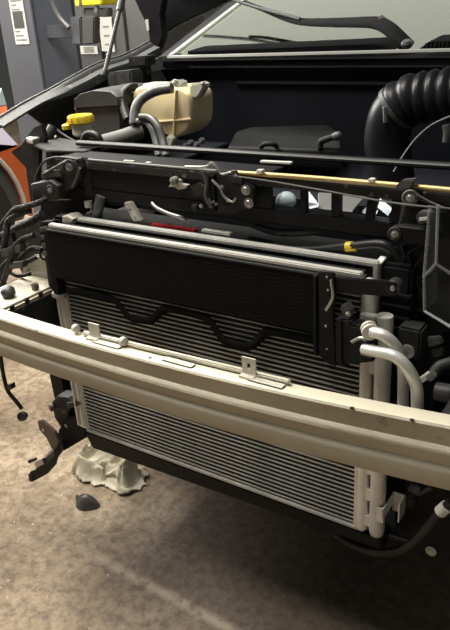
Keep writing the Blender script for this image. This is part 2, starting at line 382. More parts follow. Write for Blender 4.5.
# refrigerant pipes
def pipe(pts, r, label, fit):
    pts3 = [P(x, y, Y=Y) for x, y, Y in pts]
    t = thing('refrigerant_pipe', pts3[-1], label, 'pipe', None)
    part('tubing', MB().tube(pts3, r, 14, 6), 'aluminium', t)
    fit(t)
def fit1(t):
    p = P(370, 331, Y=-.062); ax = V((.55, -.8, -.05))
    o = part('fitting', MB().lathe([(.010, -.012), (.0135, -.010), (.0135, -.005), (.0105, -.004), (.0105, 0), (.0140, .001), (.0140, .006), (.0095, .008)], p, ax, 20), 'cast_aluminium', t)
def fit2(t):
    part('collar', MB().tube(PY([(363, 348), (373, 351)], -.062), .0125, 14, 0), 'grey_plastic', t)
pipe([(372, 332, -.066), (383, 335, -.07), (393, 343, -.066), (400, 354, -.058), (403, 368, -.05), (403, 395, -.045), (402, 430, -.045)], .0092, 'aluminium pipe leaving the ribbed fitting above the other pipe', fit1)
pipe([(364, 349, -.066), (378, 352, -.074), (392, 355, -.078), (404, 364, -.078), (413, 378, -.074), (417, 392, -.07), (417, 425, -.07)], .0098, 'aluminium pipe curving outward below the other one and down behind the beam', fit2)

# ================================================================== BUMPER BEAM
def beam_y(x):
    u = x+.10; y = -.176 + .105*u*u + 1.2*max(0, abs(x-.06)-.50)**2
    return y
bb = thing('bumper_beam', (.06, -.15, .585), 'long dusty bare aluminium bumper beam with ridged face across the car front', 'bumper beam')
prof = [(.002, .699), (.004, .672), (-.002, .6675), (-.004, .663), (.003, .642), (-.002, .6375), (-.004, .633), (.001, .607), (.008, .604), (.038, .604), (.042, .608), (.042, .694), (.039, .7005), (.010, .7035), (.005, .7025)]
xs = [-.58 + i*(1.28/64) for i in range(65)]
mb = MB(); n = len(prof)
for x in xs:
    kz = 1+.16*min(1, max(0, (x+.15)/.7))
    for dy, z in prof: mb.v.append(V((x, beam_y(x)+dy, .70+(z-.70)*(kz if z < .69 else 1))))
for i in range(len(xs)-1):
    for j in range(n): mb.f.append([i*n+j, (i+1)*n+j, (i+1)*n+(j+1) % n, i*n+(j+1) % n])
mb.f.append(list(range(n))); mb.f.append([(len(xs)-1)*n+j for j in range(n)][::-1])
part('extrusion', mb, 'bumper_metal', bb)
def on_beam(px, py, z=.703): return P(px, py, Z=z)
mb = MB(); a, b_ = on_beam(82, 331), on_beam(282, 383)
stp = part('retainer_strip', MB().bar(V((-.165, beam_y(-.165)+.032, .707)), V((.285, beam_y(.285)+.032, .707)), .010, .008), 'cast_aluminium', bb, False, .002)
def tabp(px, py, wd, ht, hole):
    c = on_beam(px, py); c.y = beam_y(c.x)+.030
    m_ = MB(); z0 = .704
    if hole:
        for (x0, x1, za, zb) in ((-wd/2, -wd*.12, 0, ht), (wd*.12, wd/2, 0, ht), (-wd*.12, wd*.12, 0, ht*.42), (-wd*.12, wd*.12, ht*.72, ht)):
            m_.box(c.x+x0, c.x+x1, c.y, c.y+.003, z0+za, z0+zb)
    else: m_.box(c.x-wd/2, c.x+wd/2, c.y, c.y+.003, z0, z0+ht)
    m_.box(c.x-wd/2, c.x+wd/2, c.y-.012, c.y+.003, z0-.001, z0+.003)
    return part('tab', m_, 'cast_aluminium', bb, False)
tabp(99, 336, .027, .030, False); tabp(248, 377, .027, .033, True)
for px, py in ((80, 331), (127, 344)):
    c = on_beam(px, py); c.y = beam_y(c.x)+.031
    part('clip', MB().lathe([(.006, -.006), (.0085, -.005), (.0085, .004), (.005, .006)], c+V((0, 0, .009)), (1, -.3, 0), 14), 'cast_aluminium', bb)
for px, py in ((178, 363), (110, 343), (265, 384)):
    c = on_beam(px, py); c.y = beam_y(c.x)+.020
    m_ = MB().box(c.x-.032, c.x+.034, c.y-.008, c.y+.008, .703, .7055); part('pad', m_, 'cast_aluminium', bb, False, .002)
for px, py in ((36, 331), (352, 408), (412, 420), (150, 358)):
    c = on_beam(px, py); part('rivet_hole', MB().lathe([(.0035, 0), (.0035, .0012)], V((c.x, c.y, .7025)), (0, 0, 1), 10), 'rubber', bb)

# left crash box / frame rail behind the beam end
fr = thing('crash_box', (-.49, -.03, .585), 'dusty beige crash box joining the beam end to the frame', 'crash box')
part('tube_body', MB().prism([(-.425, 0, .585), (-.425, 0, .698), (-.545, 0, .698), (-.545, 0, .585)], (0, 0, 0)) if False else MB().box(-.545, -.425, -.125, .06, .585, .699), 'bumper_metal', fr, False, .006)
part('shaded_side', MB().box(-.4262, -.4235, -.12, .055, .590, .684), 'dusty_black', fr, False, .001, 'inner side painted dark for shade')  # dark sheet that paints shade on the crash box's inner wall
for px, py in ((12, 307), (27, 301), (41, 296)):
    c = P(px, py, X=-.4249); part('slot', MB().box(-.4262, -.4232, c.y-.006, c.y+.006, .686, .6995), 'rubber', fr, False)
c = P(10, 296, Z=.70); part('knob', MB().lathe([(.010, 0), (.016, .004), (.017, .016), (.011, .022), (.006, .024)], c, (0, -.3, 1), 14), 'rubber', fr)
c = P(35, 290, Z=.70); part('bracket', MB().box(c.x-.007, c.x+.007, c.y-.005, c.y+.009, .70, .716), 'rust_plate', fr, False, .002)
fp = part('end_plate', MB().prism(PY([(22, 262), (34, 255), (50, 257), (58, 270), (60, 292), (36, 296), (22, 284)], .055), (0, .008, 0)), 'cast_aluminium', fr, False, .003)
bush(fr, P(44, 255, Y=.035), (.2, -1, .1), .014, .01)
part('lug', MB().prism(PY([(37, 248), (50, 247), (53, 262), (40, 264)], .042), (0, .01, 0)), 'cast_aluminium', fr, False, .002)
for px, py in ((28, 270), (48, 276)): bolt(fp, P(px, py, Y=.055), FWD, .007)

# right rail, inner side, seen behind the pipes
rr = thing('frame_rail', (.56, .1, .585), 'dark frame rail stub beside the pipes behind the beam end', 'frame rail')
part('tube_body', MB().box(.52, .64, -.12, .30, .585, .697), 'dusty_black', rr, False, .006)
c = P(446, 392, Y=-.02); part('stub', MB().tube([P(436, 391, Y=.02), P(452, 394, Y=.02)], .016, 14, 0), 'grey_plastic', rr)

# ================================================================== UPPER CROSS BAR (radiator support)
tb = thing('upper_cross_bar', (.03, .12, .9), 'black upper radiator support bar with cut-outs spanning above the condenser', 'cross bar')
YF = .082
part('top_plate', MB().box(-.41, .60, YF, .112, .982, .989), 'black_plastic', tb, False, .002)
part('front_lip', MB().box(-.41, .60, YF-.006, YF+.004, .970, .988), 'dusty_black', tb, False, .002)
part('lip_edge', MB().box(-.40, .02, YF-.004, YF+.006, .9885, .9915), 'dusty_grey', tb, False, .001)
def X_at(px, py): return P(px, py, Y=YF).x
h = [X_at(272, 200), X_at(300, 200), X_at(306, 203), X_at(331, 204), X_at(340, 206), X_at(365, 206), X_at(372, 210), X_at(391, 212)]
part('web', MB().box(-.41, h[0], YF, YF+.006, .905, .975), 'black_plastic', tb, False, .001)
part('web', MB().box(h[1], h[2], YF, YF+.012, .905, .975), 'black_plastic', tb, False, .001)
part('web', MB().box(h[3], h[4], YF, YF+.012, .905, .975), 'black_plastic', tb, False, .001)
part('web', MB().box(h[7], .60, YF, YF+.012, .905, .975), 'black_plastic', tb, False, .001)
part('bottom_lip', MB().box(-.41, .60, YF-.002, YF+.03, .900, .928), 'black_plastic', tb, False, .002)
part('brace', MB().prism([(h[4]+.045, YF+.002, .928), (h[4]+.06, YF+.002, .928), (h[6]+.012, YF+.002, .975), (h[6]-.008, YF+.002, .975)], (0, .008, 0)), 'black_plastic', tb, False)
part('floor_plate', MB().box(-.41, .60, YF, .165, .896, .902), 'black_plastic', tb, False)
part('top_plate', MB().box(-.41, .12, .112, .165, .982, .988), 'black_plastic', tb, False, .002)
for x in (-.22, -.205, -.16): part('clip', MB().box(x, x+.012, YF+.006, YF+.014, .9895, .993), 'cast_aluminium', tb, False)
part('stiffener', MB().prism(PY([(80, 158), (87, 158), (93, 196), (86, 198)], YF-.003), (0, .004, 0)), 'dusty_black', tb, False, .001)
bolt(tb, P(83, 160, Y=YF-.006), FWD, .006, 'dusty_black')
single('bay_seal_strip', MB().tube([(-.44, .185, 1.0), (-.1, .195, 1.0), (.25, .205, 1.0), (.6, .215, 1.0)], .010, 10, 6, .7, V((0, 0, 1))), 'rubber', 'long black rubber seal strip running behind the upper cross bar', 'seal')
# added pale plates that paint the light showing through the cut-outs
hl = thing('cutout_light_plates', (.17, .15, .9), 'pale added plates standing for light behind the cross bar cut-outs', 'bracket')
def quadp(pts, Y, t, m):
    my = sum(q[1] for q in pts)/len(pts)
    return part('plate', MB().prism([P(x, y, Y=Y+(.022 if y < my else -.008)) for x, y in pts], (0, t, t)), m, hl, False)
part('dome', MB().lathe([(.020, 0), (.018, .008), (.010, .015), (.003, .017)], P(286, 201, Y=.14), (.3, -.5, 1), 18), 'blue_white', hl)
quadp([(308, 194), (318, 207), (309, 209), (304, 204)], .135, .004, 'blue_white')
quadp([(318, 195), (332, 196), (333, 210), (318, 209)], .145, .004, 'grey_plastic')
quadp([(340, 197), (364, 199), (352, 212), (340, 211)], .145, .004, 'grey_plastic')
quadp([(379, 201), (391, 211), (388, 216), (377, 207)], .120, .004, 'blue_white')
quadp([(365, 210), (377, 213), (375, 216), (362, 213)], .125, .004, 'aluminium_tube')

# gold prop rod and clamp
pr = thing('hood_prop_rod', P(340, 181, Y=.075), 'long gold zinc-plated rod lying along the top of the cross bar', 'rod')
part('rod', MB().tube([P(232, 172.5, Y=.078), P(300, 177, Y=.074), P(372, 183, Y=.07), P(455, 190.5, Y=.064)], .0046, 10, 4), 'gold_zinc', pr)
part('clamp', MB().prism(PY([(394, 187), (402, 180), (416, 179), (410, 189), (400, 191)], .055), (0, .012, 0)), 'grey_plastic', pr, False, .002)
for px, py in ((259, 172), (371, 181)): part('clip', MB().prism(PY([(px-3, py-2), (px+3, py-2), (px+3, py+2), (px-3, py+2)], .064), (0, .01, 0)), 'paper', pr, False, .001)
single('release_cable', MB().tube([P(232, 176, Y=.06), P(262, 180, Y=.058), P(310, 188, Y=.05), P(370, 199, Y=.03), P(410, 205, Y=.015), P(455, 209, Y=.005)], .0016, 8, 5), 'hose_grey', 'thin grey release cable stretched below the gold rod', 'cable')

# hood latch
la = thing('hood_latch', P(225, 222, Y=.07), 'black hood latch with bent wire levers and two bolts on the cross bar', 'latch')
part('plate', MB().prism(PY([(198, 172), (236, 171), (243, 182), (243, 206), (238, 214), (214, 214), (202, 200)], .070), (0, .008, 0)), 'dusty_black', la, False, .002)
part('side_plate', MB().prism(PY([(232, 183), (243, 183), (254, 188), (254, 206), (242, 212), (232, 208)], .058), (0, .01, 0)), 'gloss_black', la, False, .002)
for px, py in ((246, 190), (249, 203)): bolt(la, P(px, py, Y=.058), FWD, .010)
part('lever', MB().tube(PY([(185, 167), (205, 167), (212, 163), (218, 168), (222, 174), (232, 172)], .06), .0028, 8, 4), 'steel', la)
part('lever', MB().tube(PY([(203, 172), (207, 182), (206, 196), (212, 208)], .06), .004, 8, 4), 'grey_plastic', la)
part('hook', MB().prism(PY([(168, 187), (174, 179), (180, 180), (181, 184), (188, 185), (184, 189), (178, 190), (174, 187)], .062), (0, .008, 0)), 'cast_aluminium', la, False, .001)
part('hook_pivot', MB().lathe([(.008, 0), (.008, .010), (.004, .013)], P(176, 180, Y=.064), FWD, 14), 'dusty_grey', la)
part('cam', MB().prism(PY([(190, 186), (198, 183), (206, 187), (204, 196), (194, 197)], .064), (0, .006, 0)), 'dusty_black', la, False, .001)
part('lever', MB().tube(PY([(212, 180), (220, 188), (224, 196), (232, 202), (236, 198)], .056), .0024, 8, 4), 'steel', la)
part('spring', MB().tube([P(206+i*1.1, 199+math.sin(i*1.6)*1.6+i*.5, Y=.060) for i in range(12)], .0014, 6, 3), 'steel', la)
part('cover_rib', MB().prism(PY([(208, 176), (214, 175), (216, 212), (211, 212)], .064), (0, .006, 0)), 'black_plastic', la, False, .001)
part('guide', MB().prism(PY([(228, 176), (242, 178), (242, 184), (230, 183)], .056), (0, .008, 0)), 'dusty_black', la, False, .001)
part('spring', MB().tube([P(196+i*.9, 189+math.sin(i*1.5)*1.8-i*.25, Y=.066) for i in range(14)], .0016, 6, 3), 'gold_zinc', la)
part('pawl', MB().prism(PY([(216, 195), (226, 192), (232, 198), (228, 206), (218, 204)], .060), (0, .008, 0)), 'black_plastic', la, False, .002)
for px, py in ((201, 206), (222, 187), (228, 200), (236, 176)): bolt(la, P(px, py, Y=.060), FWD, .0042)
part('pivot', MB().lathe([(.007, 0), (.007, .006), (.004, .008)], P(196, 207, Y=.066), FWD, 14), 'dusty_black', la)

# under-bar hoses and small fittings
def hose(name, pts, r, m, label, cat='hose', group=None, n=10): 
    return single(name, MB().tube([P(x, y, Y=Y) for x, y, Y in pts], r, n, 6), m, label, cat, group)
hose('coolant_hose', [(250, 240, .10), (300, 250, .085), (345, 247, .07), (378, 244, .065), (390, 249, .065), (400, 262, .07)], .0085, 'rubber', 'black hose with a yellow tape band above the radiator end')
single('tape_band', MB().tube(PY([(346.5, 246.9), (357, 246.3)], .069), .0092, 14, 0), 'yellow', 'yellow tape band wrapped round the black hose above the radiator', 'tape')
hose('vent_hose', [(210, 214, .10), (245, 222, .10), (275, 232, .095), (310, 232, .09), (335, 226, .10)], .007, 'dusty_black', 'thin black hose passing under the latch side of the cross bar')
hose('bent_metal_line', [(152, 203, .075), (157, 208, .07), (170, 214, .068), (180, 217, .07), (186, 221, .078)], .004, 'steel', 'short bent silver line below the latch side of the bar', 'metal line')
ss = thing('strut_sleeve', P(131, 222, Y=.10), 'silver slotted sleeve standing between cross bar and radiator', 'sleeve')
part('body', MB().prism(PY([(123, 203), (130, 202), (141, 221), (133, 222)], .068), (0, .012, 0)), 'cast_aluminium', ss, False, .002)
for q in ((129, 209), (134, 217)): bolt(ss, P(*q, Y=.068), FWD, .005)
hose('short_hose', [(101, 196, .075), (99, 206, .072), (97, 217, .078)], .011, 'hose_grey', 'short thick grey hose stub beneath the left end of the bar')
hose('hose_nipple', [(88, 201, .07), (89, 207, .07)], .009, 'cast_aluminium', 'small bright nipple beside the thick grey hose stub', 'nipple')

# ================================================================== LEFT LAMP MOUNT
lm = thing('lamp_mount', P(60, 200, Y=.06), 'dusty black lamp mount with two bushings on the bar end beside the orange car', 'mount')
part('upper_arm', MB().pillow(PY([(44, 176), (62, 160), (75, 160), (79, 168), (76, 182), (62, 196), (44, 199)], .055), (0, .035, 0), .1), 'dusty_black', lm)
part('lower_arm', MB().pillow(PY([(30, 184), (50, 180), (58, 186), (58, 198), (50, 202), (32, 199)], .035), (0, .04, 0), .12), 'dusty_black', lm)
part('rib', MB().tube(PY([(44, 174), (56, 167), (67, 161)], .045), .003, 8, 3), 'grey_plastic', lm)
part('rib', MB().tube(PY([(80, 168), (77, 178), (72, 188)], .05), .003, 8, 3), 'grey_plastic', lm)
part('ledge', MB().prism(PY([(40, 172), (60, 170), (62, 177), (40, 180)], .045), (0, .03, 0)), 'grey_plastic', lm, False, .003)
bush(lm, P(69, 167, Y=.052), (.2, -1, .15), .017)
bush(lm, P(50, 190, Y=.032), (.2, -1, .1), .011)
part('wire_loop', MB().tube(PY([(35, 205), (34, 195), (36, 178), (42, 164), (52, 158), (66, 158), (78, 160)], .06), .0028, 8, 5), 'dusty_black', lm)
part('back_plate', MB().prism(PY([(40, 200), (88, 200), (88, 212), (58, 216), (52, 245), (40, 250)], .090), (0, .01, 0)), 'black_plastic', lm, False, .002)
# side bracket strip along the condenser's left edge
sb_ = thing('side_bracket', P(47, 290, Y=.03), 'dark bracket with small steps hugging the upper left edge of the cooler', 'bracket')
part('post', MB().prism(PY([(40, 222), (50, 222), (62, 296), (50, 300)], .02), (0, .02, 0)), 'black_plastic', sb_, False, .002)
for i in range(4): part('step', MB().prism(PY([(39+i, 228+i*8), (49+i*1.3, 226+i*8), (50+i*1.3, 230+i*8), (40+i, 232+i*8)], .012), (0, .01, 0)), 'grey_plastic', sb_, False, .001)

# ================================================================== RIGHT LAMP MOUNT
rm = thing('lamp_mount', P(415, 262, Y=.05), 'black lamp mount with two bushings and a clip beside the smoky plastic duct', 'mount')
part('upper_arm', MB().pillow(PY([(402, 196), (410, 190), (418, 194), (420, 212), (440, 214), (444, 232), (400, 232), (398, 222)], .055), (0, .03, 0), .08), 'black_plastic', rm)
part('lower_arm', MB().pillow(PY([(388, 230), (398, 226), (432, 230), (434, 246), (398, 244), (389, 240)], .035), (0, .04, 0), .1), 'black_plastic', rm)
bush(rm, P(410, 198, Y=.052), (.1, -1, .15), .0135, ring='grey_plastic')
bush(rm, P(394.5, 234, Y=.032), (.1, -1, .1), .0115)
ck = part('clip', MB().prism(PY([(415, 216), (419, 212), (431, 213), (430, 222), (418, 225)], .03), (0, .02, 0)), 'grey_plastic', rm, False, .002)
part('slot', MB().prism(PY([(419, 218), (427, 217), (427, 220), (419, 221)], .0285), (0, .002, 0)), 'paper', ck, False)
part('rib', MB().tube(PY([(399, 226), (404, 208), (406, 200)], .05), .0016, 6, 2), 'grey_plastic', rm)
part('rib', MB().tube(PY([(416, 194), (430, 202), (444, 208)], .05), .0022, 6, 2), 'grey_plastic', rm)
part('rib', MB().tube(PY([(416, 198), (432, 205), (446, 212)], .05), .0016, 6, 2), 'black_plastic', rm)

# ribbed side panel right of the radiator
rp = thing('ribbed_panel', P(410, 330, Y=.06), 'black moulded panel with crossing ribs right of the radiator', 'panel')
part('panel', MB().prism(PY([(396, 240), (450, 236), (456, 330), (420, 340), (398, 330)], .075), (0, .008, 0)), 'gloss_black', rp, False, .002)
for a, b in (((407, 252), (424, 296)), ((404, 256), (405, 312)), ((407, 276), (428, 276)), ((404, 308), (424, 309)), ((406, 254), (424, 243)), ((402, 246), (410, 262)), ((428, 250), (407, 276))):
    part('rib', MB().bar(P(*a, Y=.069), P(*b, Y=.069), .004, .012, V((0, 1, 0))), 'dusty_black', rp, False)
# smoky translucent duct corner
def shellp(quads, t, m, parent, name):
    for q in quads:
        mb = MB(); p = [P(x, y, Y=Y) for x, y, Y in q]; nrm = (p[1]-p[0]).cross(p[2]-p[0]).normalized()*t
        part(name, MB().prism(p, nrm), m, parent, False)
dc = thing('smoky_duct', P(438, 320, Y=0), 'smoky see-through plastic duct corner beside the ribbed black panel', 'duct')
A_, B_, C_, D_, E_, F_ = (430, 206, .03), (427, 250, .03), (424, 277, .03), (424.5, 311, .03), (438, 205, -.02), (436, 264, -.02)
G_, H_, I_, J_ = (436, 290, -.02), (456, 206, -.01), (456, 277, -.01), (456, 330, -.01)
shellp([(A_, E_, F_, C_), (C_, F_, (437, 300, -.01), D_), (E_, H_, I_, F_), (F_, I_, J_, D_)], .002, 'smoky_plastic', dc, 'panel')
part('edge', MB().tube([P(q[0], q[1], Y=q[2]) for q in (C_, F_, I_)], .0026, 8, 0), 'smoky_edge', dc)
part('edge', MB().tube([P(q[0], q[1], Y=q[2]) for q in (A_, C_, D_, J_)], .0026, 8, 0), 'smoky_edge', dc)
part('edge', MB().tube([P(q[0], q[1], Y=q[2]) for q in (E_, F_)], .0022, 8, 0), 'smoky_edge', dc)
# block with bush left of pipes' top, white connector
bk = thing('rubber_mount', P(412, 370, Y=.03), 'black square rubber mount with a round hole behind the pipes', 'mount')
part('block', MB().box(.412, .452, .012, .05, .72, .775), 'dusty_black', bk, False, .004)
part('ring', MB().lathe([(.012, 0), (.012, .004), (.006, .004), (.005, -.004)], P(408, 351, Y=.011), FWD, 16), 'aluminium_tube', bk)
cn = thing('wire_connector', P(426, 384, Y=-.02), 'small white and silver wire connector on a black lead beside the pipes', 'connector')
part('plug', MB().bar(P(421, 380, Y=-.02), P(430, 374, Y=-.02), .012, .009), 'white_trim', cn, False, .001)
part('collar', MB().bar(P(429, 378, Y=-.02), P(436, 371, Y=-.02), .018, .012), 'steel', cn, False, .002)
part('lead', MB().tube([P(434, 373, Y=-.018), P(440, 366, Y=-.01), P(452, 362, Y=0)], .009, 10, 4), 'dusty_black', cn)
gr = thing('cable_clip', P(434, 352, Y=.03), 'small grey plastic clips below the smoky duct', 'clip')
part('clip', MB().prism(PY([(426, 338), (440, 337), (443, 344), (428, 348)], .03), (0, .01, 0)), 'grey_plastic', gr, False, .002)
part('clip', MB().prism(PY([(430, 350), (443, 347), (444, 356), (434, 359)], .03), (0, .01, 0)), 'dusty_black', gr, False, .002)

# ================================================================== LOWER PARTS
ad = thing('air_dam', (.01, .02, .27), 'matt black plastic air dam strip below the condenser', 'air dam')
part('face', MB().prism([(-.375, -.004, .333), (.405, -.004, .333), (.405, .004, .296), (-.36, .006, .276)], (0, .05, 0)), 'black_plastic', ad, False, .004)
part('undertray', MB().box(-.36, .405, .05, .75, .272, .284), 'black_plastic', ad, False, .003)
ls = thing('splash_shield', (.52, .1, .26), 'black splash shield with a washer bolt under the beam end', 'shield')
part('panel', MB().prism(PY([(392, 470), (460, 480), (460, 562), (425, 558), (396, 545)], .07), (0, .01, 0)), 'black_plastic', ls, False, .003)
bolt(ls, P(431, 551, Y=.068), FWD, .011, 'cast_aluminium')
part('pocket', MB().prism(PY([(405, 480), (416, 484), (414, 510), (402, 508)], .06), (0, .01, 0)), 'dusty_black', ls, False, .003)
part('stub', MB().tube(PY([(410, 487), (420, 491)], .05), .009, 10, 0), 'hose_grey', ls)
part('clip', MB().prism(PY([(414, 493), (430, 487), (432, 490), (418, 497)], .05), (0, .006, 0)), 'grey_plastic', ls, False, .001)
lhs = thing('drain_hose', P(400, 552, Y=.04), 'ribbed black hose with white clamp curving up under the beam end', 'hose')
part('tubing', MB().tube([P(x, y, Y=Y) for x, y, Y in ((335, 533, .03), (352, 544, .02), (375, 552, .01), (398, 551, .005), (415, 541, 0), (428, 527, 0), (440, 512, .0), (452, 502, 0))], .0088, 12, 6), 'rubber', lhs)
part('clamp', MB().tube(PY([(440, 512), (447, 506)], 0), .0115, 14, 0), 'paper', lhs)
hose('short_pipe', [(386, 536, .03), (398, 540, .03), (410, 543, .03)], .009, 'rubber', 'short black pipe end poking out beside the receiver bottle', 'pipe')

ag = thing('air_guide', P(68, 440, Y=.01), 'black plastic air guide with a foot at the lower corner of the condenser', 'air guide')
part('post', MB().prism(PY([(48, 372), (62, 377), (66, 398), (54, 400)], .05), (0, .03, 0)), 'black_plastic', ag, False, .004)
part('elbow', MB().pillow(PY([(51, 402), (57, 396), (68, 398), (74, 404), (68, 412), (68, 426), (62, 431), (54, 418)], .0), (0, .04, 0), .12), 'grey_plastic' if False else 'dusty_black', ag)
part('foot', MB().prism(PY([(58, 430), (66, 418), (80, 417), (86, 427), (86, 438), (62, 452), (54, 444)], -.005), (0, .05, 0)), 'black_plastic', ag, False, .005)
part('hook', MB().prism(PY([(66, 403), (79, 402), (80, 405), (68, 409)], -.012), (0, .006, 0)), 'dusty_black', ag, False, .001)
part('grommet', MB().lathe([(.010, 0), (.010, .008), (.005, .010)], P(53, 407, Y=-.004), (-.5, -1, 0), 12), 'rust_plate', ag)
bolt(ag, P(66, 426, Y=-.006), FWD, .006)
hb = thing('hanging_bracket', P(45, 480, Y=-.05), 'broken brown and black bracket hanging down from the air guide foot', 'bracket')
part('plate', MB().prism(PY([(37, 421), (42, 420), (55, 432), (61, 446), (60, 454), (52, 450), (46, 438), (39, 430)], -.03), (0, .008, 0)), 'rust_plate', hb, False, .002)
part('hole', MB().lathe([(.004, 0), (.004, .0012)], P(43, 430, Y=-.0305), FWD, 10), 'paper', hb)
cv = [(58, 450), (55, 462), (47, 471), (36, 477), (30, 479)]
mb = MB()
for (x, y), (x2, y2) in zip(cv[:-1], cv[1:]):
    mb.prism([P(x, y-7, Y=-.05), P(x2, y2-7, Y=-.05), P(x2, y2+3, Y=-.05), P(x, y+3, Y=-.05)], (0, .006, 0))
part('curved_lip', mb, 'black_plastic', hb, False)
part('tray', MB().prism(PY([(54, 450), (56, 460), (46, 470), (32, 474), (40, 463)], -.046), (-.01, .045, .006)), 'grey_plastic', hb, False, .002)
part('clip', MB().prism(PY([(34, 463), (42, 459), (44, 464), (36, 468)], -.056), (0, .01, 0)), 'steel', hb, False, .001)
part('prong', MB().prism(PY([(27, 461), (34, 459), (35, 461), (29, 464)], -.05), (0, .01, 0)), 'dusty_black', hb, False, .001)
part('end_hook', MB().prism(PY([(28, 474), (33, 475), (33, 482), (29, 481)], -.052), (0, .02, 0)), 'black_plastic', hb, False, .001)

# hanging lead from the beam's left end
hw = thing('hanging_lead', P(22, 421, Y=-.12), 'black cable with a round plug dangling below the beam end', 'cable')
part('cord', MB().tube([P(x, y, Y=-.12) for x, y in ((0, 345), (1, 360), (4, 378), (8, 391), (15, 400), (22, 409))], .0048, 10, 5), 'rubber', hw)
part('boot', MB().prism(PY([(6, 386), (11, 384), (12, 389), (8, 391)], -.126), (0, .012, 0)), 'rubber', hw, False, .001)
part('plug', MB().lathe([(.007, -.012), (.009, -.006), (.0115, 0), (.0115, .008), (.009, .010), (.008, .004)], P(23, 416, Y=-.125), (.35, -.85, .4), 18), 'scrap_plastic', hw)

# rag on the floor
def rag():
    A0, B0, D0 = P(70, 478, Z=0), P(136, 497, Z=0), P(100, 456, Z=0)
    ex = (B0-A0); ey = V((-ex.y, ex.x, 0)).normalized()*.135
    o = A0 + ey*-.10; nx, ny = 84, 56; mb = MB()
    for j in range(ny+1):
        for i in range(nx+1):
            u, v = i/nx, j/ny
            p = o + ex*(u*1.0) + ey*(v*1.0)
            ed = min(u, 1-u)*2.2; ev = min(v, 1-v)*2.4
            e = max(0, min(1, ed*2.2))*max(0, min(1, ev*2.2)); e = e*e*(3-2*e)
            q = V((p.x*15, p.y*15, 3.3))
            w1 = noise.noise(q + V((noise.noise(q*.9)*1.6, noise.noise(q*.9+V((5, 1, 2)))*1.6, 0)))
            w2 = noise.noise(q*2.3+V((9, 4, 1)))
            ridge = (1-abs(w1)*2.2); ridge = max(0, ridge)
            big = math.exp(-((u-.27)/.25)**2-((v-.55)/.38)**2)*.075 + math.exp(-((u-.74)/.22)**2-((v-.45)/.34)**2)*.052 - math.exp(-((u-.53)/.07)**2)*.018
            w3 = noise.noise(q*4.1+V((2, 7, 5)))
            hgt = max(.0, big)*(.42+.80*ridge) + .012*ridge + .010*abs(w2) + .005*abs(w3)
            wob = V((noise.noise(V((u*4, v*4, 7)))*.030, noise.noise(V((u*4, v*4, 11)))*.030, 0))
            mb.v.append(V((p.x, p.y, .004)) + wob + V((0, 0, max(.0, hgt*e))))
    for j in range(ny):
        for i in range(nx):
            u, v = (i+.5)/nx-.5, (j+.5)/ny-.5
            rad_ = (abs(u)*2)**2.6+(abs(v)*2)**2.6; lim = .95+.42*noise.noise(V((u*7, v*7, 2.2)))
            if rad_ < lim: a = j*(nx+1)+i; mb.f.append([a, a+1, a+nx+2, a+nx+1])
    used = sorted({k for f in mb.f for k in f}); mp = {k: i for i, k in enumerate(used)}
    mb.v = [mb.v[k] for k in used]; mb.f = [[mp[k] for k in f] for f in mb.f]
    ob = finish('shop_rag', mb, 'cloth', None, True, 0, None); s_ = ob.modifiers.new('s', 'SOLIDIFY'); s_.thickness = .0025; s_.offset = 1
    tag(ob, 'crumpled off-white rag on the floor below the condenser', 'rag')
rag()
# dark scrap on the floor
def scrap():
    a = P(76, 503, Z=0); c = P(87, 505, Z=0); s_ = (P(98, 505, Z=0)-a).length/2
    t = thing('plastic_scrap', c, 'small dark broken plastic cap lying on the floor in front of the rag', 'scrap')
    mb = MB(); R, Sg = 9, 20
    for i in range(R+1):
        for k in range(Sg):
            an = 2*math.pi*k/Sg; rr = s_*(i/R)*(1+.14*math.sin(an*2+1)+.1*math.sin(an*3))
            hh = .034*(1-(i/R)**2.4)*(1-.55*math.exp(-((math.sin(an-.4))/.22)**2)*(i/R)) + .002
            mb.v.append(c+V((math.cos(an)*rr, math.sin(an)*rr*.85, hh)))
    for i in range(R):
        for k in range(Sg): mb.f.append([i*Sg+k, i*Sg+(k+1) % Sg, (i+1)*Sg+(k+1) % Sg, (i+1)*Sg+k])
    part('shell', mb, 'scrap_plastic', t)
    part('fin', MB().prism([P(75, 497, Z=.022), P(82, 500, Z=.022), P(80, 507, Z=.006), P(77, 508, Z=.004)], (.004, .004, .010)), 'scrap_plastic', t, False, .001)
scrap()

# ================================================================== WIRING at the left
hg = 'wiring on the headlamp side'
for pts, r, lab in (
    ([(-6, 232, .02), (4, 222, .02), (14, 210, .01), (24, 207, .01), (38, 203, .02), (48, 198, .04)], .0085, 'upper black wiring loom arching toward the lamp mount'),
    ([(-4, 262, .0), (3, 250, 0), (6, 236, 0), (8, 222, .01), (18, 214, .01), (30, 210, .02)], .010, 'thick taped black loom rising beside the crash box'),
    ([(2, 286, .0), (8, 268, -.01), (13, 250, -.01), (22, 240, 0), (34, 236, .01)], .009, 'middle black loom bending toward the cooler edge'),
    ([(10, 270, .02), (16, 256, .02), (16, 244, .02), (12, 232, .02)], .007, 'short black lead between the two thicker looms'),
    ([(-6, 244, .04), (2, 236, .05), (10, 232, .05), (20, 226, .05), (30, 222, .05), (42, 214, .06)], .012, 'fat black loom sleeve crossing behind the others'),
    ([(18, 262, .03), (26, 252, .03), (34, 248, .03), (42, 250, .03)], .008, 'black loom branch ending at the cooler side bracket'),
    ([(-4, 276, .03), (4, 264, .03), (14, 258, .03), (26, 262, .03), (36, 258, .03)], .006, 'slim black lead looping over the end plate'),
    ([(6, 288, .03), (4, 278, .03), (8, 272, .03), (18, 276, .03), (30, 274, .03)], .006, 'thin black lead lying above the crash box')):
    hose('wiring_loom', pts, r*.78, 'loom_tape', lab, 'wiring', hg)
cg = thing('loom_connector', P(12, 262, Y=-.01), 'small grey connector plugs clipped to the black looms', 'connector')
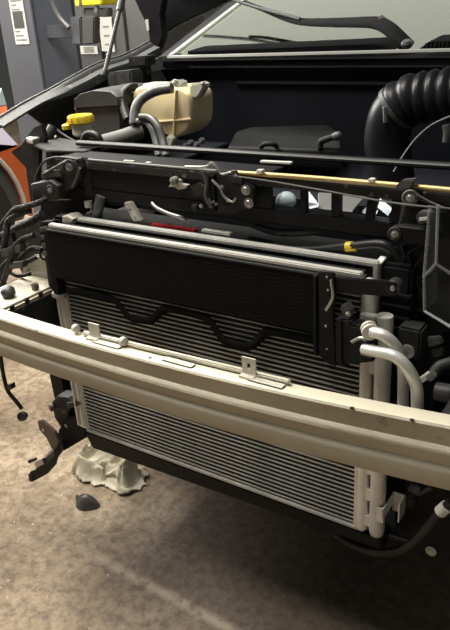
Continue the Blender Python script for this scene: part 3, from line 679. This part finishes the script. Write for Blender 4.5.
for q in ([(0, 250), (9, 248), (10, 256), (1, 258)], [(14, 246), (20, 244), (21, 252), (15, 254)], [(8, 264), (22, 262), (23, 268), (9, 270)]):
    part('plug', MB().prism(PY(q, -.016), (0, .018, 0)), 'grey_plastic', cg, False, .002)
# liner behind wiring
wl = thing('wheel_liner', (-.62, .2, .4), 'dark wheel arch liner behind the black wiring looms', 'liner')
part('panel', MB().prism([(-.43, .16, .60), (-.43, .16, .97), (-.53, .16, .98), (-.56, .17, .86), (-.62, .17, .80), (-.70, .17, .78), (-.74, .17, .70), (-.70, .17, .60)], (0, .012, 0)), 'dusty_black', wl, False, .003)

# ================================================================== ENGINE BAY
fw = thing('firewall', (0, .9, .35), 'dark painted firewall across the back of the engine bay', 'firewall')
part('panel', MB().box(-.64, .795, .90, .93, .35, 1.094).box(-.725, -.64, .90, .93, .72, 1.094), 'painted_bay', fw, False)
part('upper_ridge', MB().prism([(-.725, .875, 1.094), (-.725, .90, 1.06), (-.725, .90, 1.094)], (1.52, 0, 0)), 'painted_bay', fw, False)
part('mid_ridge', MB().prism([(-.45, .885, 1.05), (-.45, .90, 1.058), (-.45, .90, 1.04)], (1.3, 0, 0)), 'painted_bay', fw, False, .003)
single('engine_bay_pan', MB().box(-.63, .79, .22, .895, .40, .42), 'painted_bay', 'dark pan closing the bottom of the engine bay', 'pan', smooth=False)
ifd = thing('inner_fender', (-.74, .5, .5), 'dark inner fender wall below the grey fender', 'fender')
part('panel', MB().box(-.745, -.73, .50, .89, .70, 1.02), 'painted_bay', ifd, False)
part('shelf', MB().box(-.735, -.46, .30, .86, .86, .875), 'painted_bay', ifd, False, .003)
rfd = thing('inner_fender', (.80, .5, .5), 'dark inner fender wall on the corrugated duct side', 'fender')
part('panel', MB().box(.80, .815, .10, .89, .40, 1.09), 'painted_bay', rfd, False)
part('outer_skin', MB().box(.84, .86, -.05, 1.2, .40, 1.08), 'hood_black', rfd, False, .004)
eb = thing('engine_block', (.05, .5, .47), 'dark engine mass hidden under the flat engine cover', 'engine')
part('block', MB().box(-.30, .42, .30, .74, .43, .88), 'painted_bay', eb, False, .02)
part('bracket', MB().box(-.34, -.25, .36, .5, .80, .90), 'dusty_black', eb, False, .01)
ec = thing('engine_cover', (0, .47, .89), 'flat dark plastic engine cover in the middle of the bay', 'cover')
part('lid', MB().pillow([P(228, 168, Z=.90), P(342, 172, Z=.90), P(340, 152, Z=.90), P(328, 144, Z=.90), P(250, 146, Z=.90), P(236, 151, Z=.90)], (0, 0, .055), .10), 'black_plastic', ec)
part('handle', MB().tube([P(261, 147, Z=.955), P(265, 144, Z=.965), P(273, 144, Z=.965), P(277, 147, Z=.955)], .006, 10, 4), 'dusty_black', ec)
part('trim_strip', MB().bar(P(261, 161.5, Y=.25), P(292, 163, Y=.25), .01, .005), 'paper', ec, False, .001)
sn = thing('sensor_stalk', P(322, 146, Y=.5), 'small metal sensor stalk rising from the engine cover corner', 'sensor')
part('stem', MB().tube(PY([(320, 148), (321, 142), (327, 139), (336, 136)], .5), .008, 10, 4), 'dusty_black', sn)
part('tip', MB().lathe([(.009, 0), (.011, .006), (.009, .016), (.004, .02)], P(334, 137, Y=.5), (.9, 0, .3), 12), 'hose_grey', sn)
for q in ((188, 143), (192, 145), (197, 141), (203, 139), (184, 147)):
    pass
vc = thing('bay_valve', P(195, 150, Y=.5), 'cluster of small pale fittings below the coolant reservoir', 'fitting')
for q in ((187, 146), (192, 143), (198, 145), (203, 141)):
    part('fitting', MB().lathe([(.007, 0), (.009, .004), (.006, .012)], P(*q, Y=.5), (0, -1, .4), 10), 'hose_grey', vc)

# intake duct
def duct():
    ctr = [(392, 180), (388, 152), (388, 132), (394, 113), (409, 101), (430, 97), (462, 93)]
    pts = [P(x, y, Y=.45) for x, y in ctr]
    t = thing('intake_duct', P(392, 175, Y=.45), 'fat glossy black intake duct with corrugated section beside the firewall', 'duct')
    sm, _ = catmull(pts, 40); L = [0]
    for a, b in zip(sm, sm[1:]): L.append(L[-1]+(b-a).length)
    cut = .56; n = len(sm); k = int(n*cut)
    part('elbow', MB().tube(sm[:k], .049, 24, 0), 'gloss_black', t)
    seg = sm[k-2:]; Ls = L[k-2:]
    mb = MB(); fr_ = lambda u: .0455 + .0075*abs(math.sin((Ls[min(int(u*(len(seg)-1)+.5), len(seg)-1)]-Ls[0])/.0245*math.pi))
    part('corrugation', mb.tube(seg, fr_, 24, 0), 'gloss_black', t)
    c = sm[k]; d = (sm[k+1]-sm[k-1]).normalized()
    part('clamp', MB().lathe([(.0515, -.006), (.0525, -.005), (.0525, .005), (.0515, .006)], c, d, 28), 'grey_plastic', t)
    part('clamp_screw', MB().bar(c+V((-.01, -.052, .01)), c+V((-.008, -.050, -.022)), .008, .007), 'steel', t, False, .001)
duct()
hose('bay_cable', [(394, 172, .30), (402, 158, .31), (415, 140, .32), (432, 125, .33), (456, 114, .34)], .0022, 'hose_grey', 'thin pale cable rising in front of the intake duct', 'cable')
hose('bay_fitting', [(446, 125, .4), (447, 133, .4), (446, 142, .4)], .008, 'hose_grey', 'small grey fitting under the corrugated duct', 'fitting')

# coolant reservoir
cr = thing('coolant_reservoir', P(172, 140, Y=.5), 'yellowed translucent coolant reservoir bottle in the engine bay', 'reservoir')
outl = rnd(PY([(131, 92), (142, 86), (160, 88), (178, 87), (184, 90), (190, 96), (191, 112), (190, 126), (184, 134), (173, 138), (160, 133), (148, 124), (134, 112)], .50), 3)
part('tank', MB().pillow(outl, (0, .11, 0), .12, 5), 'reservoir', cr)
sm = PY([(133, 112), (150, 121), (170, 121), (182, 120), (191, 119)], .498)
part('seam', MB().tube(sm, .0035, 8, 4), 'reservoir', cr)
part('seam', MB().tube(PY([(176, 90), (175, 112), (174, 136)], .497), .0035, 8, 4), 'reservoir', cr)
part('spout', MB().pillow(PY([(140, 89), (142, 84), (164, 84), (166, 90)], .53), (0, .06, 0), .15), 'reservoir_clear', cr)
for q in ([(164, 90), (167, 82), (179, 80), (182, 84), (181, 92), (166, 93)], [(188, 97), (190, 84), (201, 82), (205, 85), (199, 96), (196, 99)]):
    part('mounting_ear', MB().prism(PY(q, .51), (0, .03, 0)), 'reservoir_clear', cr, False, .004)
bolt(cr, P(175, 81, Y=.51), (0, -.3, 1), .008); bolt(cr, P(203, 83, Y=.51), (0, -.3, 1), .007)
part('foot', MB().prism(PY([(166, 136), (175, 137), (169, 152), (164, 152)], .49), (0, .02, 0)), 'reservoir_clear', cr, False, .003)
hose('reservoir_hose', [(134, 124, .40), (136, 108, .42), (143, 98, .44), (156, 91, .46), (172, 88, .47)], .013, 'hose_grey', 'grey hose arching over the front of the yellowed reservoir')
hose('reservoir_hose', [(128, 120, .44), (124, 108, .46), (123, 96, .48), (129, 88, .50), (137, 87, .52)], .012, 'rubber', 'dark hose looping round the narrow end of the reservoir')
hose('reservoir_hose', [(138, 122, .38), (146, 121, .38), (152, 128, .37), (156, 140, .36), (159, 156, .34)], .010, 'hose_grey', 'inner of two grey hoses dropping below the reservoir')
hose('reservoir_hose', [(140, 117, .37), (150, 118, .37), (158, 126, .36), (163, 140, .35), (166, 156, .33)], .009, 'hose_grey', 'outer of two grey hoses dropping below the reservoir')

# battery / fuse box
bxb = thing('fuse_box', P(96, 130, Y=.5), 'dark grey lidded fuse box beside the coolant reservoir', 'box')
part('body', MB().pillow(PY([(73, 108), (119, 105), (121, 128), (118, 140), (80, 140)], .46), (0, .16, 0), .06), 'grey_plastic', bxb)
part('lid', MB().pillow(PY([(72, 100), (78, 94), (92, 90), (112, 91), (119, 97), (120, 106), (72, 109)], .45), (0, .18, 0), .10), 'grey_plastic', bxb)
fbx = thing('relay_bracket', P(112, 80, Y=.7), 'grey relay bracket on the fender below the gas strut', 'bracket')
part('body', MB().prism(PY([(106, 73), (130, 70), (132, 88), (108, 92)], .62), (0, .06, 0)), 'grey_plastic', fbx, False, .006)
part('slot', MB().prism(PY([(116, 84), (120, 84), (120, 92), (116, 92)], .618), (0, .004, 0)), 'rubber', fbx, False)
part('cap', MB().prism(PY([(128, 57), (146, 56), (146, 66), (128, 68)], .7), (0, .05, 0)), 'dusty_black', fbx, False, .004)
# air duct arm
hose('air_snorkel', [(100, 143, .34), (112, 140, .36), (126, 136, .38), (140, 131, .42)], .020, 'dusty_grey', 'dusty grey snorkel arm lying in front of the fuse box', 'snorkel')
# brake reservoir with yellow cap
bv = thing('fluid_reservoir', P(80, 140, Y=.34), 'fluid reservoir with bright yellow cap near the grey fender', 'reservoir')
bp_ = P(83, 136, Y=.34); ax = V((0, 0, 1))
part('bottle', MB().lathe([(.020, 0), (.026, .006), (.026, .030), (.022, .034)], bp_, ax, 20), 'reservoir_clear', bv)
cp = part('cap', MB().lathe([(.030, .034), (.0335, .036), (.0335, .050), (.031, .054), (.020, .054), (.018, .051), (.004, .051)], bp_, ax, 26), 'yellow', bv)
for i in range(12):
    a = i*math.pi/6; part('ridge', MB().box(-.002, .002, -.002, .002, .037, .050) if False else MB().bar(bp_+V((math.cos(a)*.0335, math.sin(a)*.0335, .037)), bp_+V((math.cos(a)*.0335, math.sin(a)*.0335, .050)), .004, .003), 'yellow', cp, False)
c2 = thing('filler_cap', P(67, 130, Y=.32), 'tiny yellow winged cap next to the larger yellow cap', 'cap')
part('base', MB().lathe([(.012, 0), (.012, .010), (.008, .013)], P(67, 129, Y=.32), ax, 14), 'yellow', c2)
part('wing', MB().prism(PY([(64, 127), (66, 122), (68, 124), (70, 121), (71, 127)], .32), (0, .008, 0)), 'yellow', c2, False, .001)
# assorted bits in front of the bottle
for i, (pts, r, m, lab) in enumerate((
    ([(84, 140, .30), (88, 134, .30), (97, 136, .30), (101, 144, .30)], .010, 'rubber', 'knotted black hose end in front of the yellow cap'),
    ([(55, 128, .28), (62, 134, .28), (72, 140, .28), (84, 146, .28)], .004, 'rubber', 'thin black wire running beside the yellow cap'),
    ([(48, 146, .25), (50, 134, .25), (53, 126, .26)], .012, 'grey_plastic', 'stubby grey tower beside the tiny yellow cap'))):
    hose('bay_hose', pts, r, m, lab)
lb = thing('loose_bracket', P(70, 150, Y=.22), 'dusty bracket plate on the bay corner behind the lamp mount', 'bracket')
part('plate', MB().prism([P(32, 146, Z=.985), P(60, 140, Z=.985), P(105, 148, Z=.985), P(84, 154, Z=.985), P(48, 153, Z=.985)], (0, 0, .006)), 'dusty_black', lb, False, .002)
part('tip', MB().pillow([P(27, 143, Z=.99), P(40, 138, Z=.99), P(46, 141, Z=.99), P(33, 145, Z=.99)], (0, 0, .014), .2), 'cast_aluminium', lb)

# ================================================================== FENDER, HINGE, HOOD, COWL, WINDSHIELD
fd = thing('fender', (-.80, .55, .85), 'dusty dark grey fender edge sweeping back toward the windshield', 'fender')
crest = [P(-8, 123, X=-.80), P(0, 118, X=-.80), P(25, 103, X=-.80), P(50, 90, X=-.79), P(75, 76, X=-.785), P(100, 63, X=-.78), P(125, 55, X=-.76), P(150, 42, X=-.74)]
crest, _ = catmull(crest, 5)
sec = [(-.045, -.22), (-.03, -.06), (-.012, -.008), (0, 0), (.008, -.003), (.014, -.012), (.038, -.016), (.042, -.022), (.043, -.040), (.039, -.040), (.0, -.03), (-.02, -.22)]
mb = MB(); n = len(sec)
for ci, p in enumerate(crest):
    kk = min(1, max(.12, (ci/(len(crest)-1)-.25)*3))
    for dx, dz in sec: mb.v.append(p+V((dx*(kk if dx < 0 else 1), 0, dz*kk if dx < .03 else dz*max(kk, .3))))
for i in range(len(crest)-1):
    for j in range(n): mb.f.append([i*n+j, (i+1)*n+j, (i+1)*n+(j+1) % n, i*n+(j+1) % n])
mb.f.append(list(range(n))); mb.f.append([(len(crest)-1)*n+j for j in range(n)][::-1])
part('skin', mb, 'fender_grey', fd)
part('rolled_edge', MB().tube([p+V((-.004, 0, .002)) for p in crest], .003, 8, 0), 'hose_grey', fd)
part('front_tab', MB().prism(PY([(33, 128), (42, 124), (46, 140), (40, 150), (38, 205), (30, 205), (25, 168), (10, 152), (20, 146)], .20), (0, .012, 0)), 'dusty_black', fd, False, .003)
arc_ = [V((-.86, .78+.39*math.cos(t), .36+.39*math.sin(t))) for t in [math.radians(140*i/14) for i in range(15)]]
part('outer_panel', MB().prism([V((-.86, 1.17, .30)), *arc_, V((-.86, .46, .63)), V((-.86, .46, .93)), V((-.86, .70, 1.02)), V((-.86, 1.02, 1.12)), V((-.86, 1.35, 1.12)), V((-.86, 1.35, .30))], (.02, 0, 0)), 'fender_grey', fd, False)
fwl = thing('front_wheel', (-.76, .78, 0), 'black tyre and grey wheel under the dark grey fender', 'wheel')
part('tyre', MB().lathe([(.20, -.10), (.31, -.105), (.335, -.085), (.34, 0), (.335, .085), (.31, .105), (.20, .10)], (-.755, .78, .341), (-1, 0, 0), 36), 'tyre', fwl)
part('rim', MB().lathe([(.205, .05), (.205, .098), (.19, .10), (.17, .07), (.06, .085), (.05, .095)], (-.755, .78, .341), (-1, 0, 0), 28), 'machine_grey', fwl)
gs = thing('gas_strut', P(104, 76, X=-.70), 'thin gas strut standing on the fender beneath the raised hood', 'strut')
a, b = P(104, 76, X=-.69), P(122, 0, X=-.69); e = a + (b-a)*2.6
part('rod', MB().tube([a, a+(e-a)*.5], .006, 10, 0), 'hose_grey', gs)
part('cylinder', MB().tube([a+(e-a)*.33, e], .010, 12, 0), 'hose_grey', gs)
part('ball_end', MB().lathe([(.006, -.004), (.010, 0), (.010, .012), (.006, .018)], a, (e-a), 12), 'dusty_black', gs)
# cowl
cw = thing('cowl_panel', (0, 1.0, 1.08), 'black cowl panel with a pale front edge under the windshield', 'cowl')
part('tray', MB().box(-.72, .85, .88, 1.14, 1.095, 1.118), 'cowl_black', cw, False, .003)
part('front_edge', MB().bar(P(168, 57, Y=.872), P(470, 49.5, Y=.872), .014, .008), 'edge_pale', cw, False, .001, 'pale front edge')
part('lower_edge', MB().bar(P(190, 67, Y=.88), P(470, 66, Y=.88), .01, .004), 'dusty_black', cw, False)
part('raised_cover', MB().pillow([P(185, 52, Y=.95), P(374, 44, Y=.95), P(385, 46, Y=.95), P(393, 50.5, Y=.95), P(185, 55, Y=.95)], (0, .12, .01), .05), 'cowl_black', cw)
gp = part('grille', MB().prism(PY([(418, 50), (428, 42), (470, 40), (470, 49)], .95), (0, .12, .01)), 'cowl_black', cw, False, .002)
for i in range(9): part('slat', MB().prism(PY([(426+i*4, 43-i*.2), (428+i*4, 43-i*.2), (427+i*4, 48-i*.2), (425+i*4, 48-i*.2)], .945), (0, .006, 0)), 'dusty_black', gp, False)
# windshield
A0 = P(166, 52, Y=1.10); T0_ = P(246, 0, Y=1.62)
ws = thing('windshield', (0, 1.1, 1.1), 'sloping windshield behind the cowl with pale greenish reflections', 'windshield')
A0.z = 1.10; dirn = (T0_-A0); TL = A0+dirn*2.2
glass = [A0, V((.80, 1.10, 1.10)), V((.80-(TL.x-A0.x), TL.y, TL.z)), TL]
part('pane', MB().prism(glass, (0, .005, .004)), 'glass', ws, False)
part('edge_seal', MB().bar(A0+V((-.004, -.006, 0)), TL+V((-.004, -.006, 0)), .022, .012), 'aluminium_tube', ws, False, .002)
part('pillar', MB().prism([A0+V((-.10, .0, -.02)), A0+V((-.012, -.008, 0)), TL+V((-.012, -.008, 0)), TL+V((-.10, 0, 0))], (0, .05, -.01)), 'hood_black', ws, False, .004)
part('frit_band', MB().prism([A0+V((0, -.004, .0)), V((.80, 1.096, 1.10)), V((.80, 1.104, 1.108)), A0+V((0, .004, .008))], (0, -.003, .003)), 'black_plastic', ws, False)
# cabin
cb = thing('dashboard', (0, 1.5, .95), 'grey dashboard top seen through the windshield glass', 'dashboard')
part('top', MB().prism([(-.72, 1.16, 1.06), (-.72, 1.75, 1.16), (-.72, 1.85, 1.08), (-.72, 1.85, .9), (-.72, 1.16, .95)], (1.5, 0, 0)), 'dash', cb, False, .01)
part('sign_reflection', MB().prism([P(255, 21, Y=1.72), P(285, 22, Y=1.72), P(285, 28, Y=1.72), P(255, 28, Y=1.72)], (0, .004, 0)), 'orange_paint', cb, False)  # orange plate added to stand for a sign reflected in the glass
for x, lb_ in ((-.36, 'pale beige car seat on the gas strut side of the cabin'), (.40, 'pale beige car seat on the intake duct side of the cabin')):
    s_ = thing('car_seat', (x, 2.3, .7), lb_, 'seat', 'front seats')
    part('backrest', MB().pillow([(x-.24, 2.35, .75), (x+.24, 2.35, .75), (x+.22, 2.45, 1.28), (x+.12, 2.48, 1.34), (x-.12, 2.48, 1.34), (x-.22, 2.45, 1.28)], (0, .14, .02), .1), 'seat_beige', s_)
    part('headrest', MB().pillow([(x-.12, 2.48, 1.36), (x+.12, 2.48, 1.36), (x+.11, 2.5, 1.56), (x-.11, 2.5, 1.56)], (0, .10, 0), .15), 'seat_beige', s_)
# wiper
wp = thing('wiper_arm', P(408, 46, Y=1.04), 'black wiper arm resting on the windshield', 'wiper')
wpts = [P(243, 2, Y=1.40), P(262, 9, Y=1.36), P(285, 18, Y=1.30), P(305, 22, Y=1.26), P(340, 22.5, Y=1.20), P(374, 22.5, Y=1.14), P(388, 28, Y=1.10), P(398, 37, Y=1.06), P(407, 46, Y=1.03)]
part('arm', MB().tube(wpts, lambda u: .009+.014*min(1, max(0, (u-.15)*2)), 12, 5, .6, V((0, -.6, .8))), 'vinyl_wave', wp)
part('blade', MB().tube([P(190, -16, Y=1.5), P(243, 3, Y=1.38), P(300, 19, Y=1.26)], .006, 8, 5), 'rubber', wp)
part('joint', MB().prism(PY([(373, 24), (379, 18), (383, 21), (378, 27)], 1.12), (0, .02, .01)), 'grey_plastic', wp, False, .002)
part('pivot_nut', MB().lathe([(.016, 0), (.016, .010), (.010, .016)], P(407, 46, Y=1.02), (0, -.4, 1), 14), 'hose_grey', wp)
# hinge and raised hood
hd = thing('hood', (.03, .9, 1.33), 'raised dark hood above the engine bay', 'hood')
hx0, hx1 = -.74, .80; hz = 1.335; ln = .98; an = math.radians(52)
q0 = V((hx0, .98, hz)); dv = V((0, -math.cos(an)*ln, math.sin(an)*ln))
part('skin', MB().prism([q0, V((hx1, .98, hz)), V((hx1-.06, .98, hz))+dv, q0+V((.06, 0, 0))+dv], (0, .03, .02)), 'hood_black', hd, False, .006)
part('rear_corner', MB().prism(PY([(158, 38), (176, 26), (226, 2), (240, -12), (140, -12), (150, 28)], 1.0), (0, .03, 0)), 'hood_black', hd, False, .003)
part('inner_frame', MB().prism([q0+V((.08, -.03, .03)), V((hx1-.08, .95, hz+.03)), V((hx1-.16, .95, hz+.03))+dv*.9, q0+V((.16, -.03, .03))+dv*.9], (0, .02, .014)), 'black_plastic', hd, False, .006)

hg_ = part('hinge', MB().prism([P(150, 50, Y=.93), P(157, 52, Y=.93), P(163, 36, Y=.93), P(160, 14, Y=.93), P(166, -14, Y=.93), P(128, -14, Y=.93), P(140, 12, Y=.93), P(148, 28, Y=.93)], (0, .03, 0)), 'hood_black', hd, False, .003)
part('base', MB().prism(PY([(148, 64), (160, 58), (172, 57), (171, 71), (152, 73)], .92), (0, .05, 0)), 'dusty_black', hg_, False, .004)
part('pin', MB().lathe([(.010, 0), (.010, .008), (.006, .011)], P(154, 48, Y=.928), FWD, 12), 'hose_grey', hg_)
part('light_strip', MB().prism(PY([(145, 20), (148, 19), (149, 30), (147, 31)], .925), (0, .004, 0)), 'paper', hg_, False)
# ================================================================== WORKSHOP BACKGROUND
Yc = 1.7
lx = thing('lift_column', (-2.2, 1.9, 0), 'blue-grey steel post of a vehicle lift with a white instruction label', 'lift post')
pA, pB = P(43, 85, Y=Yc), P(14, 105, Y=Yc)
xR = P(29, 0, Y=Yc).x*.5+pA.x*.5; xL = pB.x
dpt = .42
# find depth so that the side face reaches the photographed width
for dpt in [i*.01 for i in range(10, 140)]:
    if abs(P(80, 60, X=xR).y-(Yc+dpt)) < .012: break
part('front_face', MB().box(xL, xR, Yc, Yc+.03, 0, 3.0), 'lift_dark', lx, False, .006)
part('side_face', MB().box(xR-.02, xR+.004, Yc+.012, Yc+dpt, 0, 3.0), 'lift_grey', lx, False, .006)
part('corner_bead', MB().tube([V((xR, Yc+.004, 0)), V((xR, Yc+.004, 3.0))], .010, 10, 0), 'lift_dark', lx)
part('base_plate', MB().box(xL-.05, xR+.08, Yc-.08, Yc+dpt+.06, 0, .02), 'lift_dark', lx, False, .003)
l0 = [P(9, 0, Y=Yc-.002), P(26, 0, Y=Yc-.002), P(29.5, 44, Y=Yc-.002), P(16, 45, Y=Yc-.002)]
lbp = part('label', MB().box(l0[3].x+.002, l0[2].x, Yc-.003, Yc, l0[2].z, l0[0].z+.12), 'paper', lx, False, 0, 'white instruction label with small print')
lw = l0[2].x-l0[3].x
for i in range(11):
    zz = l0[2].z+.018+i*.021
    if i in (3, 4, 5, 6): continue
    part('print_line', MB().box(l0[3].x+.012, l0[2].x-(.012+.02*(i % 3)), Yc-.0042, Yc-.003, zz, zz+.007), 'print', lbp, False)
part('print_block', MB().box(l0[3].x+.014, l0[2].x-.014, Yc-.0042, Yc-.003, l0[2].z+.078, l0[2].z+.16), 'print' if False else 'machine_grey', lbp, False)
Yk = 1.75
cx_ = thing('control_box', P(85, 45, Y=Yk), 'dark lift control box with a conduit beside the blue-grey post', 'control box')
part('case', MB().prism(PY([(69, 17), (80, 17), (81, 45), (72, 45)], Yk), (0, .05, 0)), 'lift_dark', cx_, False, .006)
part('door', MB().prism(PY([(81, 16), (94, 17), (93.5, 44), (82, 45)], Yk-.02), (0, .05, 0)), 'machine_grey', cx_, False, .006)
part('top_cap', MB().prism(PY([(82, 8), (108, 8), (108, 17), (83, 17)], Yk+.02), (0, .04, 0)), 'machine_grey', cx_, False, .006)
part('mounting_arm', MB().box(xR, P(82, 30, Y=Yk).x, Yk+.03, Yk+.06, P(75, 38, Y=Yk).z, P(75, 24, Y=Yk).z), 'lift_dark', cx_, False, .003)
part('latch', MB().lathe([(.012, 0), (.012, .01)], P(97, 10, Y=Yk+.01), FWD, 12), 'steel', cx_)
part('conduit', MB().tube(PY([(51, -6), (55, 8), (60, 18), (69, 28)], Yk-.02), .012, 10, 5), 'hose_grey', cx_)
Yt = 2.4
tcab = thing('tool_cabinet', P(105, 90, Y=Yt), 'tall grey shop cabinet with posted papers behind the lift post', 'cabinet')
c0, c1 = P(82, 60, Y=Yt), P(158, 60, Y=Yt)
part('carcass', MB().box(c0.x, c1.x, Yt, Yt+.5, 0, 1.9), 'machine_grey', tcab, False, .008)
dx = (c1.x-c0.x)/3
for i in range(3): part('door', MB().box(c0.x+i*dx+.01, c0.x+(i+1)*dx-.01, Yt-.02, Yt, .1, 1.85), 'machine_grey', tcab, False, .006)
for q, m in (([(98, 17), (111, 16), (115, 52), (102, 51)], 'a'), ([(80, 46), (97, 46), (98, 54), (81, 54)], 'b')):
    p3 = PY(q, Yt-.026); pp = tag(finish('posted_paper', MB().prism(p3, (0, .003, 0)), 'paper', None, False, 0, None), {'a': 'tall white printed sheet posted on the grey cabinet', 'b': 'small white notice below the dark control box'}[m], 'paper')
    zs = [v.z for v in p3]; xs_ = [v.x for v in p3]
    for i in range(3):
        zz = min(zs)+(max(zs)-min(zs))*(.2+.25*i); part('print_line', MB().box(min(xs_)+.03, max(xs_)-.03, Yt-.0275, Yt-.026, zz, zz+.008), 'print', pp, False)
yb = thing('yellow_tub', P(87, 8, Y=Yk), 'bright yellow tub on top of the dark control box', 'tub')
part('body', MB().prism(PY([(73, -6), (102, -6), (101, 5), (75, 7)], Yk+.0), (0, .12, 0)), 'bright_yellow', yb, False, .006)
part('band', MB().prism(PY([(79, -6), (81, -6), (81, 6.5), (79, 6.8)], Yk-.004), (0, .004, 0)), 'lift_dark', yb, False)

# orange car beyond
XO = -1.75
def yz(pts): return [P(x, y, X=XO) for x, y in pts]
oc_ = thing('orange_car', (XO-.5, .7, .3), 'orange car with white striped panel and dark wheel parked past the grey fender', 'car')
wc = P(-42, 232, X=XO); wr = abs(P(26, 214, X=XO).y-wc.y)
top = P(28, 150, X=XO); end_y = P(29, 185, X=XO).y
arch = [V((XO, wc.y+math.cos(t)*wr, wc.z+math.sin(t)*wr)) for t in [math.pi*i/18 for i in range(19)]]
zbot = wc.z-.05
z1 = P(10, 147, X=XO).z; z2 = P(0, 122, X=XO).z; z3 = P(0, 108, X=XO).z
bodyp = [V((XO, end_y, zbot))] + arch + [V((XO, wc.y-wr, zbot)), V((XO, -1.2, zbot)), V((XO, -1.2, z1)), V((XO, end_y-.02, z1)), V((XO, end_y, z1-.05))]
part('side_panel', MB().prism(bodyp, (-.04, 0, 0)), 'orange_paint', oc_, False, .004)
part('stripe_panel', MB().prism([V((XO, -1.2, z1)), V((XO, end_y-.02, z1)), V((XO-.03, end_y-.09, z2)), V((XO-.03, -1.2, z2))], (-.04, 0, 0)), 'lilac_white', oc_, False, .003)
part('upper_panel', MB().prism([V((XO-.03, -1.2, z2)), V((XO-.03, P(14, 118, X=XO).y, z2)), V((XO-.05, P(15, 107, X=XO).y, z3)), V((XO-.05, -1.2, z3))], (-.04, 0, 0)), 'orange_paint', oc_, False, .003)
part('window_stripe', MB().prism([V((XO-.05, P(0, 106, X=XO).y, z3)), V((XO-.05, P(15, 107, X=XO).y, z3)), V((XO-.06, P(11, 88, X=XO).y, P(11, 88, X=XO).z))], (-.02, 0, 0)), 'pale_blue', oc_, False, .002)
part('deck', MB().box(XO-1.5, XO-.02, -1.2, end_y-.03, zbot, z1-.02), 'lift_dark', oc_, False, .01)
part('arch_trim', MB().tube([a+V((.006, 0, 0)) for a in arch], .010, 8, 0), 'white_trim', oc_)
wh = part('wheel', MB().lathe([(wr*.55, -.10), (wr*.86, -.09), (wr*.9, -.02), (wr*.86, .0), (wr*.6, .004), (wr*.55, -.02), (wr*.2, -.03)], V((XO-.02, wc.y, wc.z-.02)), (1, 0, 0), 32), 'tyre', oc_)
part('rim', MB().lathe([(wr*.55, -.03), (wr*.5, -.01), (wr*.14, -.016), (wr*.1, .0)], V((XO-.02, wc.y, wc.z-.02)), (1, 0, 0), 24), 'machine_grey', wh)
